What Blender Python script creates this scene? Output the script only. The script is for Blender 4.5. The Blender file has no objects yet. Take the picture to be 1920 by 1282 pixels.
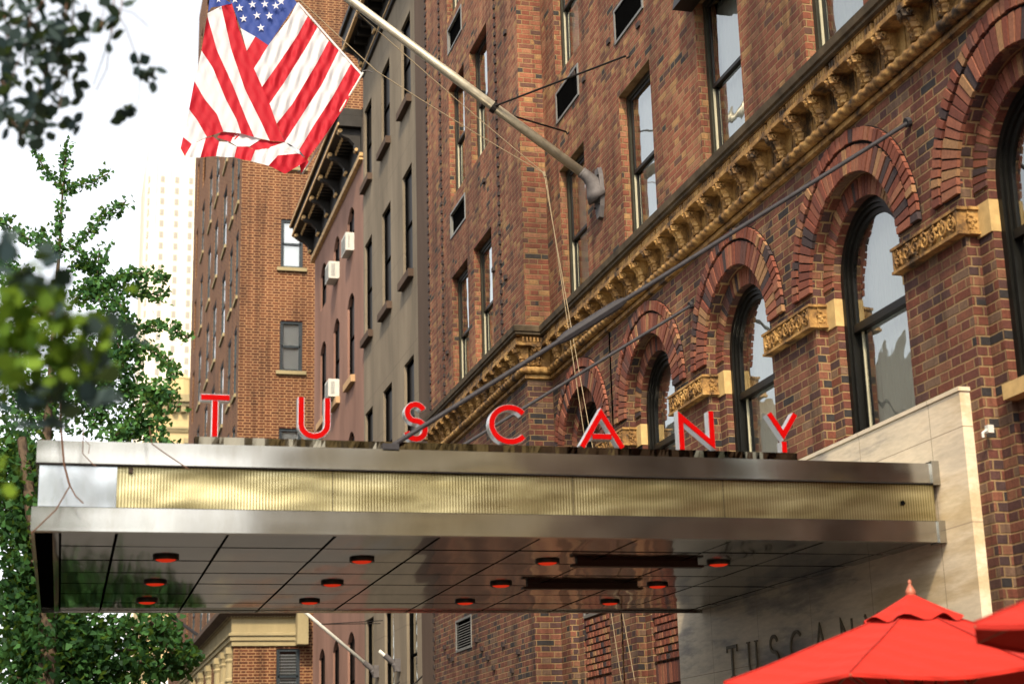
import bpy, math, random
from mathutils import Vector, Matrix
random.seed(7)
R_=random.random
def U(a,b): return a+(b-a)*random.random()
PI=math.pi
sc=bpy.context.scene
COL=sc.collection
# ------------------------------------------------------------------ camera calibration (measured from the photograph's vanishing points)
PX,PY,FP=960.,641.,3061.
def nrm(a):
    l=math.sqrt(sum(c*c for c in a)); return tuple(c/l for c in a)
aY=nrm((-850,859,FP)); aX=nrm((11540,514,FP))
aZ=nrm((-(aX[1]*aY[2]-aX[2]*aY[1]),-(aX[2]*aY[0]-aX[0]*aY[2]),-(aX[0]*aY[1]-aX[1]*aY[0])))
if aZ[1]>0: aZ=tuple(-c for c in aZ)
def ray(u,v):
    r=(u-PX,v-PY,FP); return [sum(a*b for a,b in zip(r,d)) for d in (aX,aY,aZ)]
def onY(u,v,Y):
    r=ray(u,v); k=Y/r[1]; return Vector((r[0]*k,Y,r[2]*k))
def onX(u,v,X):
    r=ray(u,v); k=X/r[0]; return Vector((X,r[1]*k,r[2]*k))
# world: origin at the lens, ground 1.6 m below it
GZ=-1.6
cam_d=bpy.data.cameras.new("camera"); cam=bpy.data.objects.new("camera",cam_d); COL.objects.link(cam)
rt=Vector((aX[0],aY[0],aZ[0])); dn=Vector((aX[1],aY[1],aZ[1])); fw=Vector((aX[2],aY[2],aZ[2]))
m=Matrix.Identity(3); m.col[0]=rt; m.col[1]=-dn; m.col[2]=-fw
cam.matrix_world=m.to_4x4()
cam_d.sensor_width=36; cam_d.lens=FP/1920*36; cam_d.clip_start=.1; cam_d.clip_end=3000
cam_d.dof.use_dof=True; cam_d.dof.focus_distance=16.5; cam_d.dof.aperture_fstop=2.4; cam_d.dof.aperture_blades=7
sc.camera=cam
# ------------------------------------------------------------------ mesh builder
class MB:
    def __init__(s): s.v=[]; s.f=[]; s.m=[]; s.r=[]; s.mi=0; s.rv=None
    def face(s,ps,rv=None):
        n=len(s.v); s.v.extend([tuple(p) for p in ps]); s.f.append(tuple(range(n,n+len(ps))))
        s.m.append(s.mi); s.r.append(rv if rv is not None else (s.rv if s.rv is not None else R_()))
    def box(s,x0,x1,y0,y1,z0,z1,rv=None):
        rv=R_() if rv is None else rv
        n=len(s.v)
        s.v.extend([(x0,y0,z0),(x1,y0,z0),(x1,y1,z0),(x0,y1,z0),(x0,y0,z1),(x1,y0,z1),(x1,y1,z1),(x0,y1,z1)])
        for q in ((0,3,2,1),(4,5,6,7),(0,1,5,4),(1,2,6,5),(2,3,7,6),(3,0,4,7)):
            s.f.append(tuple(n+i for i in q)); s.m.append(s.mi); s.r.append(rv)
    def hexa(s,b,t,rv=None):
        rv=R_() if rv is None else rv
        n=len(s.v); k=len(b); s.v.extend([tuple(p) for p in b]); s.v.extend([tuple(p) for p in t])
        s.f.append(tuple(n+i for i in reversed(range(k)))); s.f.append(tuple(n+k+i for i in range(k)))
        for i in range(k): j=(i+1)%k; s.f.append((n+i,n+j,n+k+j,n+k+i))
        for _ in range(k+2): s.m.append(s.mi); s.r.append(rv)
    def tube(s,pts,r,seg=8,cap=True):
        pts=[Vector(p) for p in pts]; n0=len(s.v); k=len(pts); rv=R_()
        rr=r if isinstance(r,(list,tuple)) else [r]*k
        up=None
        for i,p in enumerate(pts):
            d=(pts[min(i+1,k-1)]-pts[max(i-1,0)]).normalized()
            if up is None:
                up=Vector((0,0,1)) if abs(d.z)<.9 else Vector((1,0,0))
            a=d.cross(up).normalized(); b=a.cross(d).normalized(); up=b
            for j in range(seg):
                t=2*PI*j/seg; s.v.append(tuple(p+(a*math.cos(t)+b*math.sin(t))*rr[i]))
        for i in range(k-1):
            for j in range(seg):
                a0=n0+i*seg+j; a1=n0+i*seg+(j+1)%seg
                s.f.append((a0,a1,a1+seg,a0+seg)); s.m.append(s.mi); s.r.append(rv)
        if cap:
            s.f.append(tuple(n0+j for j in reversed(range(seg)))); s.f.append(tuple(n0+(k-1)*seg+j for j in range(seg)))
            s.m+= [s.mi]*2; s.r+=[rv]*2
    def grid(s,P,close=False):
        n0=len(s.v); a=len(P); b=len(P[0]); rv=R_()
        for row in P: s.v.extend([tuple(p) for p in row])
        for i in range(a-1):
            for j in range(b-1 if not close else b):
                j2=(j+1)%b
                s.f.append((n0+i*b+j,n0+i*b+j2,n0+(i+1)*b+j2,n0+(i+1)*b+j)); s.m.append(s.mi); s.r.append(rv)
    def lathe(s,c,prof,seg=16,ax='z'):
        P=[]
        for (r,h) in prof:
            row=[]
            for j in range(seg):
                t=2*PI*j/seg
                if ax=='z': row.append((c[0]+r*math.cos(t),c[1]+r*math.sin(t),c[2]+h))
                else: row.append((c[0]+h,c[1]+r*math.cos(t),c[2]+r*math.sin(t)))
            P.append(row)
        s.grid(P,True)
    def build(s,name,mats,parent=None,smooth=False,loc=None):
        me=bpy.data.meshes.new(name); me.from_pydata(s.v,[],s.f)
        if not isinstance(mats,(list,tuple)): mats=[mats]
        for m_ in mats: me.materials.append(m_)
        me.polygons.foreach_set('material_index',s.m)
        at=me.attributes.new('rnd','FLOAT','FACE'); at.data.foreach_set('value',s.r)
        if smooth: me.polygons.foreach_set('use_smooth',[True]*len(s.f))
        me.update()
        o=bpy.data.objects.new(name,me); COL.objects.link(o)
        if loc is not None: o.location=loc
        if parent is not None: o.parent=parent
        return o
def tag(o,label=None,cat=None,group=None,kind=None):
    if label: o['label']=label
    if cat: o['category']=cat
    if group: o['group']=group
    if kind: o['kind']=kind
    return o
def thing(name,label,cat,group=None,loc=(0,0,0)):
    o=bpy.data.objects.new(name,None); COL.objects.link(o); o.location=loc; o.empty_display_size=.1
    return tag(o,label,cat,group)
def structure(name,mb,mat,kind='structure'):
    o=mb.build(name,mat); o['kind']=kind; return o
def copy_tree(o,parent=None,loc=None):
    c=o.copy(); COL.objects.link(c)
    if parent is not None: c.parent=parent
    if loc is not None: c.location=loc
    for ch in list(o.children): copy_tree(ch,c)
    return c
# ------------------------------------------------------------------ node helpers
class NT:
    def __init__(s,name):
        s.mat=bpy.data.materials.new(name); s.mat.use_nodes=True; s.t=s.mat.node_tree
        s.t.nodes.clear(); s.out=s.n('ShaderNodeOutputMaterial')
    def n(s,t,**k):
        x=s.t.nodes.new(t)
        for a,b in k.items(): setattr(x,a,b)
        return x
    def l(s,a,b): s.t.links.new(a,b)
    def put(s,sock,v):
        if v is None: return
        if isinstance(v,bpy.types.NodeSocket): s.l(v,sock)
        elif isinstance(v,(tuple,list)) and len(v)==3 and sock.type=='RGBA': sock.default_value=(*v,1)
        else: sock.default_value=v
    def m(s,op,a,b=None,c=None,clamp=False):
        x=s.n('ShaderNodeMath',operation=op,use_clamp=clamp)
        for i,q in enumerate((a,b,c)): s.put(x.inputs[i],q)
        return x.outputs[0]
    def mix(s,f,a,b,mode='MIX'):
        x=s.n('ShaderNodeMix',data_type='RGBA',blend_type=mode)
        s.put(x.inputs['Factor'],f); s.put(x.inputs[6],a); s.put(x.inputs[7],b); return x.outputs[2]
    def noise(s,scale,vec=None,detail=3,rough=.55,dim='3D'):
        x=s.n('ShaderNodeTexNoise'); x.inputs['Scale'].default_value=scale; x.inputs['Detail'].default_value=detail; x.inputs['Roughness'].default_value=rough
        if vec is not None: s.l(vec,x.inputs['Vector'])
        return x.outputs['Fac']
    def pos(s): return s.n('ShaderNodeNewGeometry').outputs['Position']
    def scaled(s,v,sc_):
        x=s.n('ShaderNodeMapping'); x.inputs['Scale'].default_value=sc_; s.l(v,x.inputs['Vector']); return x.outputs[0]
    def ramp(s,f,els,interp='LINEAR'):
        x=s.n('ShaderNodeValToRGB'); cr=x.color_ramp; cr.interpolation=interp
        while len(cr.elements)<len(els): cr.elements.new(.5)
        for e,(p,c) in zip(cr.elements,els):
            e.position=p; e.color=(*c,1) if len(c)==3 else c
        s.put(x.inputs[0],f); return x.outputs[0]
    def bsdf(s,color,rough=.8,metal=0.,bump=None,bstr=.3,bdist=.01,spec=.3,**k):
        b=s.n('ShaderNodeBsdfPrincipled'); s.put(b.inputs['Base Color'],color); s.put(b.inputs['Roughness'],rough); s.put(b.inputs['Metallic'],metal)
        b.inputs['Specular IOR Level'].default_value=spec
        for a,v in k.items(): s.put(b.inputs[a.replace('_',' ')],v)
        if bump is not None:
            q=s.n('ShaderNodeBump'); q.inputs['Strength'].default_value=bstr; q.inputs['Distance'].default_value=bdist
            s.l(bump,q.inputs['Height']); s.l(q.outputs[0],b.inputs['Normal'])
        s.l(b.outputs[0],s.out.inputs[0]); return b
BRK=[(0,(.245,.082,.050)),(.2,(.285,.108,.066)),(.42,(.205,.066,.042)),(.6,(.31,.14,.085)),(.74,(.17,.068,.048)),(.84,(.36,.20,.095)),(.93,(.115,.055,.045)),(.98,(.045,.038,.04))]
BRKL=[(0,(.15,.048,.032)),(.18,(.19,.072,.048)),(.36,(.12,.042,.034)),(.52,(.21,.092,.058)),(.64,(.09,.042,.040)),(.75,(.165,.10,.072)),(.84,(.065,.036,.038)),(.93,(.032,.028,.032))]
def brick_mat(name,pal,mortar,h=.0677,LS=.213,P=.325,mw=.011,stain=.55,stretcher=False,lowz=None,pal2=None):
    tone=lambda q:[(p,(c_[0]*.80,c_[1]*.84,c_[2]*.80)) for p,c_ in q]
    pal=tone(pal); pal2=tone(pal2) if pal2 else None
    t=NT(name)
    g=t.n('ShaderNodeNewGeometry'); sp=t.n('ShaderNodeSeparateXYZ'); t.l(g.outputs['Position'],sp.inputs[0])
    sn=t.n('ShaderNodeSeparateXYZ'); t.l(g.outputs['True Normal'],sn.inputs[0])
    isx=t.m('GREATER_THAN',t.m('ABSOLUTE',sn.outputs[0]),.6)
    u=t.m('ADD',t.m('MULTIPLY',isx,sp.outputs[1]),t.m('MULTIPLY',t.m('SUBTRACT',1.,isx),sp.outputs[0]))
    nz=t.noise(14,g.outputs['Position'],2)
    nw=t.m('MULTIPLY',t.m('SUBTRACT',nz,.5),.012)
    u=t.m('ADD',t.m('ADD',u,nw),100.)
    v=t.m('ADD',t.m('ADD',sp.outputs[2],t.m('MULTIPLY',nw,.6)),50.)
    rw=t.m('DIVIDE',v,h); row=t.m('FLOOR',rw); fv=t.m('MULTIPLY',t.m('FRACT',rw),h)
    par=t.m('MODULO',row,2.)
    s_=t.m('DIVIDE',t.m('ADD',u,t.m('MULTIPLY',par,P/2)),P); cell=t.m('FLOOR',s_); f=t.m('MULTIPLY',t.m('FRACT',s_),P)
    if stretcher:
        isH=0.; du=t.m('MINIMUM',f,t.m('SUBTRACT',P,f)); idc=cell
    else:
        isH=t.m('GREATER_THAN',f,LS)
        du=t.m('ABSOLUTE',t.m('SUBTRACT',f,LS)); du=t.m('MINIMUM',du,t.m('MINIMUM',f,t.m('SUBTRACT',P,f)))
        idc=t.m('ADD',t.m('MULTIPLY',cell,2.),isH)
    dv=t.m('MINIMUM',fv,t.m('SUBTRACT',h,fv))
    d=t.m('MINIMUM',du,dv)
    mr=t.n('ShaderNodeMapRange',interpolation_type='SMOOTHSTEP'); t.l(d,mr.inputs[0]); mr.inputs[1].default_value=mw*.3; mr.inputs[2].default_value=mw*.75
    mask=mr.outputs[0]
    cb=t.n('ShaderNodeCombineXYZ'); t.l(idc,cb.inputs[0]); t.l(row,cb.inputs[1]); t.l(isx,cb.inputs[2])
    wn=t.n('ShaderNodeTexWhiteNoise',noise_dimensions='3D'); t.l(cb.outputs[0],wn.inputs[0])
    big=t.noise(1.1,g.outputs['Position'],3)
    idx=t.m('ADD',wn.outputs[0],t.m('MULTIPLY',t.m('SUBTRACT',big,.5),.18),clamp=True)
    c=t.ramp(idx,pal,'CONSTANT')
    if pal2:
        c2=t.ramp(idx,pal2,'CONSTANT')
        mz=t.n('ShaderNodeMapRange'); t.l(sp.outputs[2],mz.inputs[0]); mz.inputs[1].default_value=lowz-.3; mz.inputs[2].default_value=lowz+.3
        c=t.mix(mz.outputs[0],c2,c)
    n2=t.noise(40,g.outputs['Position'],5,.7)
    c=t.mix(.75,c,t.ramp(n2,[(.25,(.45,.42,.42)),(.75,(1.3,1.28,1.25))]),'MULTIPLY')
    st=t.noise(.9,t.scaled(g.outputs['Position'],(1,1,.35)),5,.65)
    c=t.mix(mask,mortar,c)
    c=t.mix(1.,c,t.ramp(st,[(.3,(1-stain,)*3),(.62,(1.12,1.1,1.05))]),'MULTIPLY')
    hgt=t.m('ADD',mask,t.m('MULTIPLY',n2,.35))
    sk=t.noise(1.,t.scaled(g.outputs['Position'],(3.2,3.2,.28)),5,.7)
    c=t.mix(.85,c,t.ramp(sk,[(.36,(.50,.47,.46)),(.52,(1.,1.,1.)),(.7,(1.14,1.10,1.04))]),'MULTIPLY')
    t.bsdf(c,.85,0,hgt,.8,.008,.25)
    return t.mat
def voussoir_mat():
    t=NT('voussoir brick'); a=t.n('ShaderNodeAttribute',attribute_name='rnd'); oi=t.n('ShaderNodeObjectInfo')
    v=t.m('FRACT',t.m('ADD',a.outputs['Fac'],oi.outputs['Random']))
    c=t.ramp(v,[(0,(.15,.046,.028)),(.22,(.20,.074,.045)),(.42,(.115,.038,.026)),(.56,(.21,.09,.052)),(.68,(.085,.038,.031)),(.77,(.24,.135,.066)),(.86,(.17,.06,.036)),(.93,(.04,.028,.029))],'CONSTANT')
    n2=t.noise(45,t.pos(),5,.7); c=t.mix(.75,c,t.ramp(n2,[(.25,(.45,.42,.42)),(.75,(1.3,1.28,1.25))]),'MULTIPLY')
    t.bsdf(c,.82,0,n2,.5,.004,.25); return t.mat
def simple(name,c,rough=.8,metal=0,var=.25,ns=8,bstr=.2,bd=.004,spec=.3,stretch=None,**k):
    t=NT(name); p=t.pos()
    if stretch: p=t.scaled(p,stretch)
    n=t.noise(ns,p,5,.65)
    col=t.mix(1.,c,t.ramp(n,[(.3,(1-var,)*3),(.7,(1+var*.6,)*3)]),'MULTIPLY')
    t.bsdf(col,rough,metal,n,bstr,bd,spec,**k); return t.mat
M={}
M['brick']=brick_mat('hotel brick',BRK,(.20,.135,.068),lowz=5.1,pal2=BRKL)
M['redbrick']=brick_mat('red apartment brick',[(0,(.085,.021,.009)),(.3,(.105,.029,.012)),(.6,(.066,.016,.007)),(.85,(.12,.036,.015))],(.22,.125,.062),h=.075,P=.36,LS=.235,mw=.026,stain=.2)
M['brickfar']=brick_mat('distant brick',BRK,(.3,.22,.14),h=.09,P=.4,LS=.26,stain=.25)
M['vous']=voussoir_mat()
M['mortar']=simple('raked mortar',(.008,.006,.004),.95,ns=30)
M['ymortar']=simple('yellow mortar',(.24,.17,.07),.95,ns=30)
M['clinker']=simple('dark clinker brick',(.03,.02,.018),.8,ns=30)
M['bronze']=simple('dull bronze letter',(.10,.085,.055),.6,var=.3,ns=20)
def terra():
    t=NT('terracotta'); p=t.pos()
    n=t.noise(5,p,6,.7); n2=t.noise(60,p,4,.7)
    c=t.ramp(n,[(.37,(.03,.018,.008)),(.46,(.16,.085,.026)),(.57,(.31,.18,.055)),(.68,(.40,.26,.10))])
    c=t.mix(.6,c,t.ramp(n2,[(.3,(.55,.5,.42)),(.6,(1.15,1.12,1.05))]),'MULTIPLY')
    t.bsdf(c,.7,0,n2,.5,.004,.35); return t.mat
M['terra']=terra()
M['grime']=simple('weathered cornice top',(.075,.055,.032),.85,var=.6,ns=6)
M['buff']=simple('buff stone',(.42,.29,.12),.75,var=.25,ns=12)
M['black']=simple('black window paint',(.006,.006,.005),.4,var=.3,spec=.18)
M['olive']=simple('dark olive window paint',(.026,.026,.018),.45,var=.3,spec=.2)
M['cream']=simple('cream sash track',(.33,.31,.22),.5,var=.15)
M['greyframe']=simple('blue grey frame',(.016,.024,.03),.5,var=.2)
def curtain(name,c):
    t=NT(name); t.bsdf(c,.9); return t.mat
M['curtain']=curtain('white curtain',(.80,.83,.76))
M['blind']=curtain('white blind',(.75,.75,.70))
def glass(name,tint=(.75,.8,.78),base=.28,wav=.6):
    t=NT(name); gl=t.n('ShaderNodeBsdfGlossy'); gl.inputs['Roughness'].default_value=.015; gl.inputs['Color'].default_value=(.92,.95,.94,1)
    tr=t.n('ShaderNodeBsdfTransparent'); tr.inputs['Color'].default_value=(*tint,1)
    lw=t.n('ShaderNodeFresnel'); lw.inputs['IOR'].default_value=1.5
    f=t.m('ADD',t.m('MULTIPLY',lw.outputs[0],1.35),base,clamp=True)
    n=t.noise(1.7,t.pos(),2); b=t.n('ShaderNodeBump'); b.inputs['Strength'].default_value=wav; b.inputs['Distance'].default_value=.012; t.l(n,b.inputs['Height']); t.l(b.outputs[0],gl.inputs['Normal'])
    mx=t.n('ShaderNodeMixShader'); t.l(f,mx.inputs[0]); t.l(tr.outputs[0],mx.inputs[1]); t.l(gl.outputs[0],mx.inputs[2]); t.l(mx.outputs[0],t.out.inputs[0]); return t.mat
M['glass']=glass('window glass',(.97,.98,.97),.20)
M['darkglass']=simple('dark reflection pane',(.006,.005,.005),.4,var=.3,spec=.06)  # near-black opaque pane, its dim reflection is put into the colour
M['dark']=simple('unlit interior',(.003,.003,.003),1.,var=.2,spec=0.)
def metal(name,c,rough,bst,bd,scale=(1,1,1),ns=2.,wav=None):
    t=NT(name); p=t.pos(); n=t.noise(ns,t.scaled(p,scale),1,.4); fine=n
    r=t.m('ADD',t.m('MULTIPLY',t.noise(3,p,4),.08),rough-.04)
    h=t.m('ADD',n,t.m('MULTIPLY',fine,.01))
    dirt=t.noise(9,t.scaled(p,(1,1,.3)),5,.7)
    col=t.mix(1.,c,t.ramp(dirt,[(.3,(.88,.86,.83)),(.6,(1,1,1))]),'MULTIPLY')
    t.bsdf(col,r,1.,h,bst,bd,.5); return t.mat
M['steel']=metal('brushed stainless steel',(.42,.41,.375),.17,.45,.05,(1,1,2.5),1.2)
M['endsteel']=metal('dented stainless sheet',(.42,.45,.47),.25,.6,.05,(1,1,1),3.)
M['mirror']=metal('rippled polished steel',(.19,.165,.12),.06,.3,.02,(1,1,.3),4.)
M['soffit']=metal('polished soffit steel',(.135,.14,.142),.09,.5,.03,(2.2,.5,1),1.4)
def ribmat():
    t=NT('ribbed anodised panel'); p=t.pos(); sp=t.n('ShaderNodeSeparateXYZ'); t.l(p,sp.inputs[0])
    w=t.m('SINE',t.m('MULTIPLY',sp.outputs[0],2*PI/.0185)); n=t.noise(1.3,t.scaled(p,(1,1,2.5)),2,.5)
    c=t.mix(t.m('MULTIPLY_ADD',w,.5,.5),(.27,.235,.12),(.47,.42,.25)); c=t.mix(1.,c,t.ramp(t.noise(2.2,t.scaled(p,(.7,1,3)),3),[(.35,(.78,.76,.68)),(.65,(1.12,1.12,1.12))]),'MULTIPLY')  # ribs are almost flat, groove shade is put into the colour as stripes
    t.bsdf(c,.33,1.,n,.6,.06,.5); return t.mat
M['rib']=ribmat()
M['silver']=simple('silver letter side',(.72,.72,.74),.3,.85,var=.1,ns=20)
M['redface']=simple('red acrylic face',(.29,.0005,.0005),.6,var=.08,ns=10,spec=.04)
M['iron']=simple('black wrought iron',(.010,.008,.007),.7,.0,var=.4,ns=30,spec=.15)
M['rod']=simple('weathered grey rod',(.022,.021,.025),.7,.0,var=.35,ns=14)
M['pole']=simple('brushed aluminium pole',(.38,.35,.27),.45,.5,var=.25,ns=10,bstr=.1)
M['cast']=simple('grey cast base',(.085,.078,.078),.7,.0,var=.35,ns=10)
M['rope']=simple('tan rope',(.24,.19,.12),.9,var=.3,ns=60)
def marble():
    t=NT('travertine'); p=t.pos()
    q=t.scaled(p,(1,.32,1.9)); mp=t.n('ShaderNodeMapping'); mp.inputs['Rotation'].default_value=(math.radians(6),0,0); t.l(q,mp.inputs[0])
    n=t.noise(.95,mp.outputs[0],7,.62); n2=t.noise(26,t.scaled(p,(1,.25,1.6)),5,.7)
    c=t.ramp(n,[(.40,(.12,.115,.115)),(.455,(.26,.235,.20)),(.50,(.47,.41,.31)),(.58,(.58,.50,.37)),(.66,(.44,.35,.22))])
    c=t.mix(.5,c,t.ramp(n2,[(.35,(.72,.70,.66)),(.6,(1.06,1.05,1.04))]),'MULTIPLY')
    sp=t.n('ShaderNodeSeparateXYZ'); t.l(p,sp.inputs[0])
    a=t.m('ABSOLUTE',t.m('SUBTRACT',t.m('FRACT',t.m('DIVIDE',t.m('ADD',sp.outputs[1],.1),1.02)),.5))
    b=t.m('ABSOLUTE',t.m('SUBTRACT',t.m('FRACT',t.m('DIVIDE',t.m('ADD',sp.outputs[2],8.06),.62)),.5))
    jl=t.m('MAXIMUM',t.m('LESS_THAN',a,.0035),t.m('LESS_THAN',b,.005))
    c=t.mix(jl,c,(.22,.17,.11))
    t.bsdf(c,.38,0,n2,.15,.003,.4); return t.mat
M['marble']=marble()
def stucco(name,c,var=.2,joints=None):
    t=NT(name); p=t.pos(); n=t.noise(1.2,t.scaled(p,(1,1,.25)),6,.65); n2=t.noise(35,p,4,.6)
    col=t.mix(1.,c,t.ramp(n,[(.3,(1-var,)*3),(.7,(1+var*.5,)*3)]),'MULTIPLY')
    col=t.mix(.4,col,t.ramp(n2,[(.3,(.85,)*3),(.7,(1.1,)*3)]),'MULTIPLY')
    if joints:
        sp=t.n('ShaderNodeSeparateXYZ'); t.l(p,sp.inputs[0])
        b=t.m('ABSOLUTE',t.m('SUBTRACT',t.m('FRACT',t.m('DIVIDE',t.m('ADD',sp.outputs[2],50),joints)),.5))
        rr=t.m('FLOOR',t.m('DIVIDE',t.m('ADD',sp.outputs[2],50+joints/2),joints))
        a=t.m('ABSOLUTE',t.m('SUBTRACT',t.m('FRACT',t.m('ADD',t.m('DIVIDE',sp.outputs[1],1.6),t.m('MULTIPLY',t.m('MODULO',rr,2.),.5))),.5))
        j=t.m('MAXIMUM',t.m('LESS_THAN',b,.012),t.m('LESS_THAN',a,.006)); col=t.mix(t.m('MULTIPLY',j,.45),col,(.10,.08,.06))
    t.bsdf(col,.9,0,n2,.3,.006,.2); return t.mat
M['grey']=stucco('grey brown stucco',(.175,.145,.105),.34,.95)
M['greydark']=stucco('dark brown stucco',(.075,.05,.036),.3)
M['pink']=stucco('dusty pink stucco',(.215,.122,.092),.32)
M['sill']=stucco('tan stone sill',(.40,.26,.14),.2)
M['stone']=stucco('limestone trim',(.27,.225,.125),.25)
M['beige']=stucco('yellow beige stone',(.42,.33,.17),.12)
M['tower']=stucco('cream tower stone',(.66,.60,.48),.05)
M['towerglass']=simple('tower window',(.27,.25,.21),.3,var=.1)
M['corn']=simple('black painted cornice',(.018,.016,.014),.6,var=.4,ns=6)
M['gilt']=simple('gilded cornice moulding',(.52,.34,.15),.55,.1,var=.35,ns=8)
M['ac']=simple('white air conditioner case',(.46,.46,.42),.5,var=.12)
M['acg']=simple('air conditioner grille',(.30,.31,.30),.6,var=.2)
M['louver']=simple('grey louvre metal',(.15,.15,.14),.5,.3,var=.2)
M['asphalt']=simple('asphalt',(.035,.035,.036),.9,var=.3,ns=30)
M['pave']=simple('concrete pavement',(.07,.066,.06),.9,var=.2,ns=12)
M['bark']=simple('bark',(.085,.06,.04),.95,var=.4,ns=30,bstr=.6)
M['twig']=simple('brown twig',(.10,.05,.03),.9,var=.3,ns=30)
def leafmat(name,a,b,tr=.35):
    t=NT(name); at=t.n('ShaderNodeAttribute',attribute_name='rnd'); c=t.ramp(at.outputs['Fac'],[(0,a),(1,b)])
    bs=t.n('ShaderNodeBsdfPrincipled'); t.l(c,bs.inputs['Base Color']); bs.inputs['Roughness'].default_value=.6; bs.inputs['Specular IOR Level'].default_value=.12
    ts=t.n('ShaderNodeBsdfTranslucent'); t.l(t.mix(.5,c,(.22,.34,.03)),ts.inputs[0])
    mx=t.n('ShaderNodeMixShader'); mx.inputs[0].default_value=tr; t.l(bs.outputs[0],mx.inputs[1]); t.l(ts.outputs[0],mx.inputs[2]); t.l(mx.outputs[0],t.out.inputs[0]); return t.mat
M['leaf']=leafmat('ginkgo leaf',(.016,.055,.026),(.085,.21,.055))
M['leafmid']=leafmat('dark street tree leaf',(.007,.026,.012),(.045,.125,.034))  # darker green than the ginkgo leaves
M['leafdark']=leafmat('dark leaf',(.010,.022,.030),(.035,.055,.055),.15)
M['leafbright']=leafmat('bright green leaf',(.035,.085,.012),(.16,.26,.028),.4)  # brighter, yellower green than the ginkgo leaves
def cloth(name,c,tr=.35,pleat=None,rough=.75):
    t=NT(name); p=t.pos()
    w=t.n('ShaderNodeTexWave'); w.inputs['Scale'].default_value=3.2; w.inputs['Distortion'].default_value=2.2; w.inputs['Detail'].default_value=2; w.inputs['Detail Scale'].default_value=1.2
    mp=t.n('ShaderNodeMapping'); mp.inputs['Rotation'].default_value=(0,math.radians(28 if pleat is None else pleat),0); t.l(p,mp.inputs[0]); t.l(mp.outputs[0],w.inputs['Vector'])
    q=t.n('ShaderNodeBump'); q.inputs['Strength'].default_value=.45; q.inputs['Distance'].default_value=.018; t.l(w.outputs['Fac'],q.inputs['Height'])
    bs=t.n('ShaderNodeBsdfPrincipled'); t.put(bs.inputs['Base Color'],c); bs.inputs['Roughness'].default_value=rough; t.l(q.outputs[0],bs.inputs['Normal'])
    ts=t.n('ShaderNodeBsdfTranslucent'); t.put(ts.inputs[0],c)
    mx=t.n('ShaderNodeMixShader'); mx.inputs[0].default_value=tr; t.l(bs.outputs[0],mx.inputs[1]); t.l(ts.outputs[0],mx.inputs[2]); t.l(mx.outputs[0],t.out.inputs[0]); return t.mat
M['fred']=cloth('flag red',(.46,.004,.018),.45); M['fwhite']=cloth('flag white',(.66,.67,.70),.45); M['fblue']=cloth('flag blue',(.02,.05,.24))
M['canvas']=cloth('orange red canvas',(.37,.0095,.002),.05,60,.95)
M['seam']=cloth('folded canvas seam',(.25,.007,.002),.02,60,.9)
M['wood']=simple('reddish wood',(.30,.10,.06),.45,var=.2,ns=20)
def emis(name,c,s):
    t=NT(name); e=t.n('ShaderNodeEmission'); e.inputs[0].default_value=(*c,1); e.inputs[1].default_value=s; t.l(e.outputs[0],t.out.inputs[0]); return t.mat
M['lamp']=emis('red heat lamp glow',(1.,.05,.015),.30)
M['rim']=simple('bronze lamp rim',(.035,.022,.014),.4,.5)
# ------------------------------------------------------------------ ground
g=MB(); g.face([(-900,-300,GZ-.15),(900,-300,GZ-.15),(900,1500,GZ-.15),(-900,1500,GZ-.15)]); structure('ground',g,M['asphalt'])
g=MB(); g.box(-.8,12,-60,130,GZ-.14,GZ); structure('pavement',g,M['pave'])
g=MB(); g.box(-.95,-.804,-60,130,GZ-.14,GZ+.004); structure('kerb',g,M['pave'])
g=MB(); g.box(-13.2,-9.5,-60,130,GZ-.14,GZ); structure('opposite_pavement',g,M['pave'])
# ------------------------------------------------------------------ wall helpers
def wallX(mb,X,y0,y1,z0,z1,holes=(),depth=.0):
    ys=sorted({y0,y1,*[h[0] for h in holes],*[h[1] for h in holes]}); zs=sorted({z0,z1,*[h[2] for h in holes],*[h[3] for h in holes]})
    ys=[y for y in ys if y0<=y<=y1]; zs=[z for z in zs if z0<=z<=z1]
    for a,b in zip(ys,ys[1:]):
        for c,d in zip(zs,zs[1:]):
            if any(h[0]<=a+1e-6 and b<=h[1]+1e-6 and h[2]<=c+1e-6 and d<=h[3]+1e-6 for h in holes): continue
            mb.face([(X,a,c),(X,a,d),(X,b,d),(X,b,c)])
    if depth:
        for h in holes:
            a,b,c,d=h[:4]
            mb.face([(X,b,c),(X,b,d),(X+depth,b,d),(X+depth,b,c)]); mb.face([(X,a,c),(X+depth,a,c),(X+depth,a,d),(X,a,d)])
            mb.face([(X,a,d),(X+depth,a,d),(X+depth,b,d),(X,b,d)]); mb.face([(X,a,c),(X,b,c),(X+depth,b,c),(X+depth,a,c)])
def arch_pts(yc,R,zs,n=28): return [(yc-R*math.cos(PI*i/n),zs+R*math.sin(PI*i/n)) for i in range(n+1)]
def arch_plate(mb,X,yc,hw,R,zs,z0,z1,depth,zsill):
    mb.face([(X,yc-hw,z0),(X,yc-hw,z1),(X,yc-R,z1),(X,yc-R,z0)]); mb.face([(X,yc+R,z0),(X,yc+R,z1),(X,yc+hw,z1),(X,yc+hw,z0)])
    P=arch_pts(yc,R,zs)
    for (a,za),(b,zb) in zip(P,P[1:]):
        mb.face([(X,a,za),(X,a,z1),(X,b,z1),(X,b,zb)])
        mb.face([(X,a,za),(X,b,zb),(X+depth,b,zb),(X+depth,a,za)])
    mb.face([(X,yc-R,zsill),(X,yc-R,zs),(X+depth,yc-R,zs),(X+depth,yc-R,zsill)]); mb.face([(X,yc+R,zsill),(X+depth,yc+R,zsill),(X+depth,yc+R,zs),(X,yc+R,zs)])
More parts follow.
